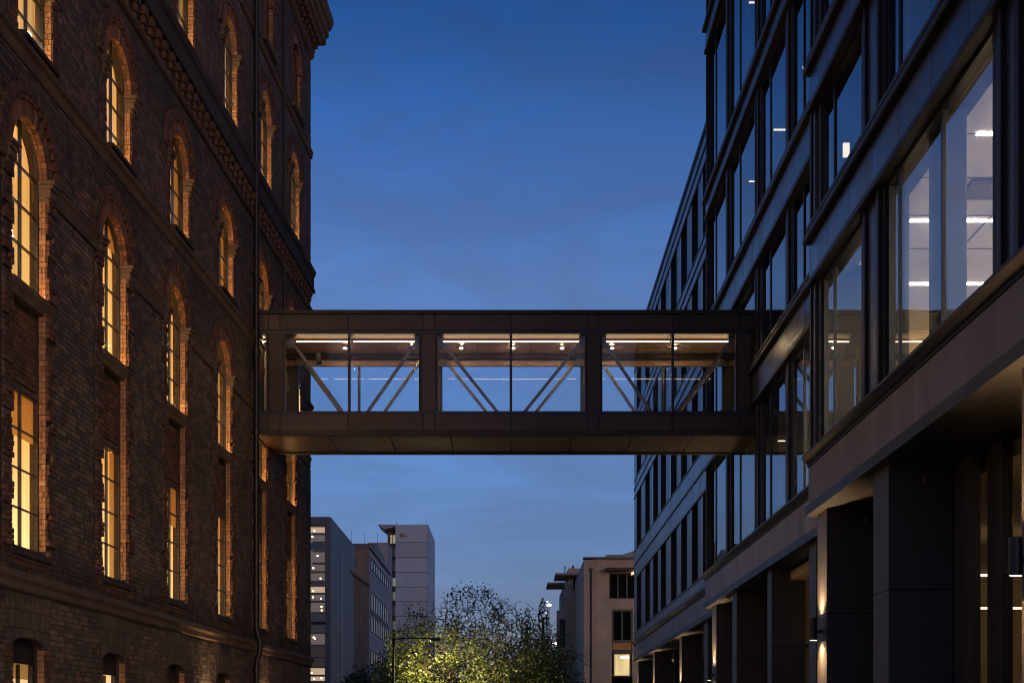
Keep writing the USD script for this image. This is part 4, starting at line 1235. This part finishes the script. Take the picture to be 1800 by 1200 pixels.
g3 = np.random.default_rng(5)
TY = 85.6
tx = px(838, 1200, TY)[0]
Tg = []
while len(Tg) < 4200:
    q = g3.uniform(-1, 1, 3)
    rr = np.linalg.norm(q)
    if rr > 1 or rr < .35:
        continue
    if g3.random() > rr ** 1.1:
        continue
    if q[2] > .25 and g3.random() < .28:
        continue
    lob = 1 + .10 * math.sin(5 * math.atan2(q[1], q[0]) + 3 * q[2]) - .05 * math.sin(9 * q[0] + 4 * q[1])
    wz = 5.25 if q[2] > 0 else 4.0
    Tg.append(np.array([q[0] * 6.1 * lob, q[1] * 5.4 * lob, 5.5 + q[2] * wz * (.94 + .06 * lob)]))
tree('broad spring tree, lower crown lit yellow by the street lamp', (tx, TY, 0), [(0, 0, 0), (.05, 0, 1.0), (.0, .05, 2.0), (.08, 0, 2.9), (.05, 0, 3.8)], Tg, 'leaf', None, 54, .30, .19, keep=lambda p: p[nrg.random(len(p)) < np.clip(1.62 - p[:, 2] / 6.0, .12, 1)], tip=.013, seed=3)
# leafier sprays low in the crown belong to the same kind of tree but stand nearer: an under-storey tree
Tg2 = []
while len(Tg2) < 900:
    q = g3.uniform(-1, 1, 3)
    if .3 < np.linalg.norm(q) < 1:
        Tg2.append(np.array([q[0] * 3.3, q[1] * 2.6, 4.0 + q[2] * 2.7]))
tree('small dark leafy tree left of the broad tree, behind the lamp post', (px(672, 1200, 96)[0], 96, 0), [(0, 0, 0), (0, .05, 1.2), (.05, 0, 2.2)], Tg2, 'leaf_dark', None, 16, .22, .22, seed=8)
for label_, xx, ww, yy, top, nn, lf in (('tall slim bare tree with upright twigs left of the beige building', 955, 1.5, 108, 12.7, 520, 0), ('slim half-bare tree between the broad tree and the beige building', 926, 1.5, 110, 12.0, 480, 0)):
    T = []
    while len(T) < nn:
        z = g3.uniform(.18, 1)
        w = ww * (1 - z) ** .62 + .12
        a = g3.uniform(0, 2 * math.pi)
        r = w * math.sqrt(g3.uniform(.05, 1))
        T.append(np.array([r * math.cos(a), r * math.sin(a), z * top]))
    tree(label_, (px(xx, 1200, yy)[0], yy, 0), [(0, 0, z * top) for z in (0, .12, .25, .38, .5, .62, .74, .86)], T, 'leaf_dark', None, 7, .2, .2, keep=lambda p: p[p[:, 2] < 8.0], tip=.024, seed=int(xx))
T = []
while len(T) < 700:
    q = g3.uniform(-1, 1, 3)
    if .3 < np.linalg.norm(q) < 1:
        T.append(np.array([q[0] * 2.6, q[1] * 2.2, 4.8 + q[2] * 3.8]))
tree('dark bushy tree beside the beige building', (px(950, 1200, 99)[0], 99, 0), [(0, 0, 0), (0, .05, 1.2), (.05, 0, 2.4)], T, 'leaf_dark', None, 16, .24, .22, seed=21)

# ------------------------------------------------------------------ far buildings
FARROOM = [emit_mat('far_room_warm', (1.0, 0.74, 0.5), .13), emit_mat('far_room_dim', (1.0, 0.78, 0.72), .030), emit_mat('far_room_bright', (1.0, 0.80, 0.50), .26), emit_mat('far_room_green', (0.85, 1.0, 0.72), .10)]


def far_window(parent, x0, x1, y, z0, z1, lit=None, mat=None, fw=.08, axis='y', nb=0, dirn=-1):
    """a far window in a plane across y (facing the camera) or across x: frame, pane, lit or dark room"""
    def bxx(mb, a0, a1, d0, d1, c0, c1):
        if axis == 'y':
            return mb.box(a0, a1, y + d0, y + d1, c0, c1)
        return mb.box(y - d0 if dirn > 0 else y + d0, y - d1 if dirn > 0 else y + d1, a0, a1, c0, c1)
    fr = MB()
    bxx(fr, x0, x0 + fw, -.06, .08, z0, z1)
    bxx(fr, x1 - fw, x1, -.06, .08, z0, z1)
    bxx(fr, x0 + fw, x1 - fw, -.06, .08, z0, z0 + fw)
    bxx(fr, x0 + fw, x1 - fw, -.06, .08, z1 - fw, z1)
    for i in range(nb):
        m_ = x0 + (x1 - x0) * (i + 1) / (nb + 1)
        bxx(fr, m_ - fw / 2, m_ + fw / 2, -.05, .07, z0 + fw, z1 - fw)
    w = obj('window', fr, mat or M['frame'], parent)
    pq = [(x0 + fw, z0 + fw), (x1 - fw, z0 + fw), (x1 - fw, z1 - fw), (x0 + fw, z1 - fw)]
    pq = [(a, y, b) for a, b in pq] if axis == 'y' else [(y, a, b) for a, b in pq]
    if axis == 'x' and dirn < 0:
        pq = pq[::-1]
    obj('pane', MB().quad(*pq), M['glass_dark'] if lit is None else M['glass_old'], w)
    obj('room', bxx(MB(), x0 + fw, x1 - fw, .30, .34, z0 + fw, z1 - fw), M['dark_inside'] if lit is None else lit, w)
    return w


# 1: slate-grey block with a lit glass stair, beside the brick building
SB = 140.0
k = SB / FPX


def fx(p, Y):
    return (p - 900) / FPX * Y


def fz(p, Y):
    return EYE + (HOR - p) / FPX * Y


b1 = thing('stair_block', 'slate grey block with a glazed stair full of small lamps beside the brick building', 'building', (0, 0, 0))
xr, xl2 = fx(581, SB), fx(500, SB)
zt = fz(908, SB)
obj('side_slab', MB().box(fx(572.5, SB), xr, SB, SB + 22, 0, zt).box(fx(543, SB), fx(572.5, SB), SB + 2.5, SB + 22, 0, zt - 1), M['concrete_dark'], b1)
obj('head_slab', MB().box(xl2, fx(572.4, SB), SB - .05, SB + 2.4, fz(922, SB), zt), M['concrete_dark'], b1)
for y_ in np.linspace(0, zt, 10)[1:-1]:
    obj('panel_joint', MB().box(xr, xr + .03, SB + .1, SB + 21.9, y_ - .06, y_ + .06), M['frame'], b1)
for a_, b_ in ((945, 1060), (1040, 1190), (1164, 1195)):
    pass
obj('slot_window', MB().box(xr - .1, xr + .04, SB + 8.0, SB + 9.4, 2.5, fz(945, SB)), M['frame'], b1, label='tall dark window slot')
rowy = [924, 938, 953, 968, 990, 1005, 1022, 1029, 1043, 1057, 1077, 1093, 1097, 1112, 1134, 1155, 1172, 1187, 1198, 1215]
litk = [0, 1, None, 1, 1, 1, None, 0, 1, 1, None, None, None, 1, None, None, 0, 0, 1]
prng = random.Random(4)
for i, (a_, b_) in enumerate(zip(rowy[:-1], rowy[1:])):
    if b_ - a_ < 5:
        continue
    lit = None if litk[i] is None else FARROOM[litk[i]]
    w = far_window(b1, fx(538, SB), fx(572, SB), SB + .1, fz(b_ - 1, SB), fz(a_, SB), lit=lit, mat=M['steel'], fw=.07, nb=0)
    if litk[i] is not None:
        for _ in range(prng.choice((1, 1, 2))):
            s = trimesh.creation.icosphere(1, .10)
            obj('stair_lamp', MB().add(s.vertices + [fx(prng.uniform(545, 568), SB), SB + .25, fz(prng.uniform(a_ + 4, b_ - 5), SB)], s.faces), M['far_glow'], w)

# 2: low ribbed brown building
b2 = thing('ribbed_building', 'long brown stone building with close upright ribs behind the slate block', 'building')
xw = -19.3
sl = (19.3 - 18.44) / 16
obj('wall', MB().prism([(xw - 6, 156), (xw, 156), (xw + sl * 15.8, 171.8), (xw - 6, 171.8)], 'z', 0, 20.6), M['old_brown'], b2)
obj('roof_edge', MB().prism([(xw - 6, 155.8), (xw + .25, 155.8), (xw + .25 + sl * 15.9, 171.9), (xw - 6, 171.9)], 'z', 20.6, 21.0), M['old_brown'], b2)
for i, y_ in enumerate(np.arange(156.3, 171, 1.5)):
    o_ = xw + sl * (y_ - 156)
    obj('rib', MB().box(o_ - .05, o_ + .10, y_, y_ + .5, 0, 20.59), M['old_brown'], b2)
    for z in (1.2, 5.6, 10.2, 14.8):
        obj('window', MB().box(o_ - .05, o_ + .03, y_ + .52, y_ + 1.48, z, z + 3.2), M['dark_inside'], b2)

# 3: grey office with rows of windows
G0 = 172.0
b3 = thing('grey_office', 'mid grey office block with bands of windows and one lit end window', 'building')
xg = fx(648, G0)
zg = fz(962, G0)
Ye = xg / ((683 - 900) / FPX)
xe0 = fx(605, G0)
obj('wall', MB().box(xe0, xg, G0, G0 + .4, 0, zg), M['old_brown'], b3, label='brown end wall')
obj('wall', MB().box(xe0, xg - .005, G0 + .41, Ye + 2, 0, zg), M['concrete_mid'], b3)
obj('roof_edge', MB().box(xe0, xg + .25, G0 - .2, Ye + 2, zg, zg + .35), M['concrete_dark'], b3)
far_window(b3, fx(613, G0), fx(626, G0), G0 - .07, fz(997, G0), fz(978, G0), lit=FARROOM[2], nb=1)
for (za, zb, litset) in ((fz(996, G0), fz(976, G0), True), (fz(1068, G0), fz(1035, G0), False), (fz(1107, G0), fz(1077, G0), False), (fz(1165, G0), fz(1140, G0), False), (fz(1215, G0), fz(1185, G0), False)):
    ys = np.linspace(G0 + 2.2, Ye - .5, 9)
    for i in range(8):
        lit = FARROOM[0] if (litset and i not in (5,)) or (za < 10 and i == 1) else None
        far_window(b3, ys[i] + .25, ys[i + 1] - .25, xg + .04, za, zb, lit=lit, axis='x', dirn=1, fw=.12)
    obj('band_panel', MB().box(xg, xg + .06, G0 + .5, Ye + 1, zb + .25, zb + .45).box(xg, xg + .06, G0 + .5, Ye + 1, za - .45, za - .25), M['concrete_pale'], b3)

obj('plant_room', MB().box(fx(616, 185), fx(658, 185), 186, 200, zg, fz(953, 185)), M['concrete_dark'], b3)
obj('railing', MB().box(fx(617, 178), fx(664, 178), 178, 178.06, zg + 1.2, zg + 1.26).box(fx(641, 178), fx(641.6, 178), 178, 178.06, zg, zg + 2.8).box(fx(663, 178), fx(663.6, 178), 178, 178.06, zg, zg + 2.8).box(fx(617, 178), fx(617.6, 178), 178, 178.06, zg, zg + 3), M['frame'], b3)

# 4: pale tower with glazed stair
TW = 300.0
b4 = thing('tower_block', 'tall pale grey tower with plain panelled wall and a glazed stair', 'building')
ztw = fz(921, TW)
xa, xb_ = fx(695, TW), fx(750.5, TW)
obj('core', MB().box(xa + .05, xb_ - .05, TW + .3, TW + 15, 0, ztw), M['concrete_dark'], b4)
zj = [ztw] + [fz(p, TW) for p in (953, 979, 1005, 1031, 1056, 1083, 1109, 1135, 1161, 1187)] + [0]
for a_, b_ in zip(zj[:-1], zj[1:]):
    obj('wall_panel', MB().box(xa, xb_, TW, TW + .25, b_ + .06, a_ - .06), M['concrete_pale'], b4)
    obj('wall_panel', MB().box(xb_ + .04, xb_ + .29, TW + .25, TW + 26, b_ + .06, a_ - .06), M['concrete_pale'], b4)
obj('louvre', MB().box(fx(703, TW), fx(711.5, TW), TW - .1, TW, fz(944, TW), fz(937, TW)).box(fx(715, TW), fx(716.5, TW), TW - .1, TW, fz(944, TW), fz(939, TW)), M['old_brown'], b4)
obj('stair_core', MB().box(fx(679, TW), xa - .02, TW + 3, TW + 10, 0, fz(924, TW)), M['concrete_dark'], b4)
stl = [(935, 953, 2), (958, 977, None), (983, 1002, None), (1011, 1029, 3), (1036, 1054, 3), (1062, 1080, None), (1088, 1106, 3), (1114, 1132, None), (1140, 1158, 3)]
for a_, b_, l_ in stl:
    far_window(b4, fx(682.5, TW), fx(694.5, TW), TW + 2.7, fz(b_, TW), fz(a_, TW), lit=FARROOM[l_] if l_ is not None else None, nb=1, fw=.18)
obj('canopy', MB().prism([(fx(665, TW), fz(922.5, TW)), (fx(695, TW), fz(922.5, TW)), (fx(695, TW), fz(926, TW)), (fx(676, TW), fz(931, TW))], 'y', TW - 1, TW + 8), M['concrete_mid'], b4)
obj('mast', MB().tube([(fx(750, TW), TW + 1, ztw), (fx(750, TW), TW + 1, ztw + .9)], .05, 6), M['frame'], b4)
obj('mast', MB().tube([(fx(697, TW), TW + 1, ztw), (fx(697, TW), TW + 1, ztw + .9)], .05, 6), M['frame'], b4)
obj('wing', MB().box(fx(646, 260), fx(681, 260), 260, 270, 0, fz(953, 260)), M['concrete_mid'], b4, label='lower grey wing')

# 5: beige stone building closing the street on the right
BY = 100.0
b5 = thing('stone_building', 'beige sandstone building with projecting canopies at the end of the street', 'building')
FXB = lambda p: fx(p, BY)
FZB = lambda p: fz(p, BY)


def wall_with(parent, x0, x1, y0, y1, z0, z1, holes, mat, name='wall'):
    p = sbox(x0, z0, x1, z1)
    for h_ in holes:
        p = p.difference(sbox(h_[0], h_[2], h_[1], h_[3]))
    return obj(name, MB().prism(p, 'y', y0, y0 + .5), mat, parent)


wins5 = [(FXB(1070.5), FXB(1118), FZB(1052), FZB(1006)), (FXB(1075.5), FXB(1112), FZB(1250), FZB(1070.5))]
wall_with(b5, FXB(1044), FXB(1150), BY, 0, 0, FZB(982), wins5, M['beige'])
obj('wall', MB().box(FXB(1026), FXB(1043.8), BY - .25, BY + .45, 0, FZB(984)), M['beige'], b5, label='corner pilaster')
obj('side_wall', MB().box(FXB(1026), FXB(1030), BY + .46, BY + 14, 0, FZB(984) - .01).box(FXB(1145), FXB(1150), BY + .52, BY + 14, 0, FZB(984)).box(FXB(1031), FXB(1144), BY + 12, BY + 12.5, 0, FZB(986)), M['beige'], b5)
obj('coping', MB().bbox(FXB(1025), FXB(1150), BY - .3, BY + .6, FZB(981.9), FZB(979), .03), M['zinc'], b5)
obj('roof', MB().box(FXB(1026), FXB(1150), BY + .5, BY + 14, FZB(988), FZB(986)), M['slate'], b5)
obj('roof_housing', MB().prism([(FXB(1056), FZB(981)), (FXB(1150), FZB(981)), (FXB(1150), FZB(950)), (FXB(1098), FZB(968)), (FXB(1070), FZB(968))], 'y', BY + 2, BY + 9), M['zinc'], b5, label='blue zinc roof housing')
dpb = obj('drainpipe', MB().tube([(FXB(1038.5), BY - .32, FZB(1003)), (FXB(1038.5), BY - .32, 0)], .07, 8), M['frame'], b5)
obj('hopper', MB().bbox(FXB(1036), FXB(1041), BY - .42, BY - .24, FZB(1004), FZB(999), .02), M['frame'], dpb)
w1 = far_window(b5, FXB(1070.5), FXB(1118), BY + .15, FZB(1052), FZB(1006), None, nb=2, fw=.1)
obj('canopy', MB().box(FXB(1063), FXB(1120), BY - .9, BY - .02, FZB(1004.5), FZB(999.5)), M['bronze_dark'], b5)
far_window(b5, FXB(1075.5), FXB(1112), BY + .15, FZB(1127), FZB(1070.5), None, nb=1, fw=.14)
obj('timber_panel', MB().box(FXB(1077), FXB(1110), BY + .1, BY + .3, FZB(1141), FZB(1129)), M['orange_panel'], b5)
far_window(b5, FXB(1077.5), FXB(1110), BY + .15, FZB(1189), FZB(1146), lit_room_mat('beige_room', (0.75, 0.55, 0.27), (0.80, 0.60, 0.30), 5, 8, .34, .2), nb=0, fw=.12)
obj('ceiling_light', MB().box(FXB(1091), FXB(1106), BY + .40, BY + .44, FZB(1155.5), FZB(1153)), M['bulb'], b5)
obj('dark_panel', MB().box(FXB(1075.5), FXB(1112), BY + .2, BY + .35, 0, FZB(1190)), M['glass_dark'], b5)
obj('window_frame', MB().box(FXB(1075.5), FXB(1112), BY + .1, BY + .28, FZB(1129) + .0, FZB(1127)).box(FXB(1075.5), FXB(1112), BY + .1, BY + .28, FZB(1146), FZB(1141)), M['frame'], b5)
lm = trimesh.creation.icosphere(1, .09)
obj('bulkhead_lamp', MB().add(lm.vertices + [FXB(1111.5), BY - .3, FZB(1008)], lm.faces), emit_mat('amber_bulkhead', (1.0, .5, .15), 1.6), b5)
# set-back left part: two stepped blocks, balconies, canopies
Y2, Y3 = 113.0, 123.0
wall_with(b5, fx(995.5, Y2), fx(1024, Y2), Y2, 0, 0, fz(1036, Y2), [], M['beige'])
obj('wall', MB().box(fx(1000, Y2), fx(1024, Y2), Y2 + 1.2, Y2 + 9, fz(1036, Y2), fz(995, Y2)), M['beige'], b5, label='set-back top storey')
for a_, b_ in ((1038, 1062), (1077, 1130), (1150, 1215)):
    far_window(b5, fx(1015, Y2), fx(1022.5, Y2), Y2 - .1, fz(b_, Y2), fz(a_, Y2), None, fw=.12)
obj('timber_panel', MB().box(fx(1015, Y2), fx(1022.5, Y2), Y2 - .12, Y2, fz(1144, Y2), fz(1134, Y2)), M['orange_panel'], b5)
obj('window', MB().box(fx(1009, Y2), fx(1021, Y2), Y2 + 1.1, Y2 + 1.19, fz(1034, Y2), fz(1012, Y2)), M['glass_dark'], b5)
obj('canopy', MB().box(fx(976, Y2), fx(1024, Y2), Y2 - .6, Y2 + 4, fz(1011, Y2), fz(1008, Y2)), M['zinc'], b5)
obj('canopy_soffit', MB().box(fx(977, Y2), fx(1023.5, Y2), Y2 - .55, Y2 + 3.9, fz(1011.6, Y2), fz(1011.05, Y2)), M['orange_panel'], b5)  # amber sheet stands in for warm light on the underside
wall_with(b5, fx(978.5, Y3), fx(1000, Y3), Y3, 0, 0, fz(1072, Y3), [], M['beige'])
obj('wall', MB().box(fx(989, Y3), fx(1000, Y3), Y3 + 1.2, Y3 + 9, fz(1072, Y3), fz(1032, Y3)), M['beige'], b5, label='set-back upper storey')
obj('balcony_glass', MB().box(fx(984, Y3), fx(996, Y3), Y3 - .05, Y3 - .01, fz(1072, Y3), fz(1046, Y3)), M['glass_bridge'], b5)
obj('balcony_rail', MB().box(fx(983.5, Y3), fx(996.5, Y3), Y3 - .08, Y3, fz(1046, Y3), fz(1044.5, Y3)).box(fx(989.5, Y3), fx(990.2, Y3), Y3 - .08, Y3, fz(1072, Y3), fz(1046, Y3)), M['frame'], b5)
obj('canopy', MB().box(fx(962, Y3), fx(998, Y3), Y3 - .6, Y3 + 4, fz(1027, Y3), fz(1024, Y3)), M['zinc'], b5)
obj('canopy_soffit', MB().box(fx(963, Y3), fx(997.5, Y3), Y3 - .55, Y3 + 3.9, fz(1027.6, Y3), fz(1027.05, Y3)), M['orange_panel'], b5)  # warm light under this canopy painted in as amber colour
for a_, b_, l_ in ((1088, 1137, None), (1156, 1215, None)):
    far_window(b5, fx(984, Y3), fx(993.5, Y3), Y3 - .1, fz(b_, Y3), fz(a_, Y3), l_, nb=1, fw=.12)
obj('timber_panel', MB().box(fx(984, Y3), fx(993.5, Y3), Y3 - .12, Y3, fz(1151, Y3), fz(1141, Y3)), M['orange_panel'], b5)
for p in (995.5, 1009, 1011):
    obj('aerial', MB().tube([(fx(p, Y2), Y2 + 3, fz(1000, Y2)), (fx(p, Y2), Y2 + 3, fz(986, Y2))], .05, 6).box(fx(p - 1.2, Y2), fx(p + 1.2, Y2), Y2 + 2.95, Y2 + 3.05, fz(991, Y2), fz(988, Y2)), M['frame'], b5)

# far street lights seen between the trees and the beige building
for p, q, Y, r, lb in ((965, 1063, 190, .35, 'bright round street light above the gap left of the beige building'), (962, 1057, 200, .15, 'fainter high street light just above the bright round one'), (960, 1077, 200, .10, 'small street light below the bright round one'), (975, 1130, 150, .28, 'glowing street light low beside the beige building')):
    X, Z = px(p, q, Y)
    t = thing('far_street_light', lb, 'street light', (X, Y, 0))
    s = trimesh.creation.icosphere(1, r)
    obj('pole', MB().tube([(0, .1, 0), (0, .1, Z)], .06, 6), M['pipe'], t)
    obj('globe', MB().add(s.vertices * [1, 1, .6] + [0, -.2, Z], s.faces), M['far_glow'], t)
    obj('bracket', MB().box(-.04, .04, -.15, .1, Z + r * .55, Z + r * .55 + .08), M['pipe'], t)
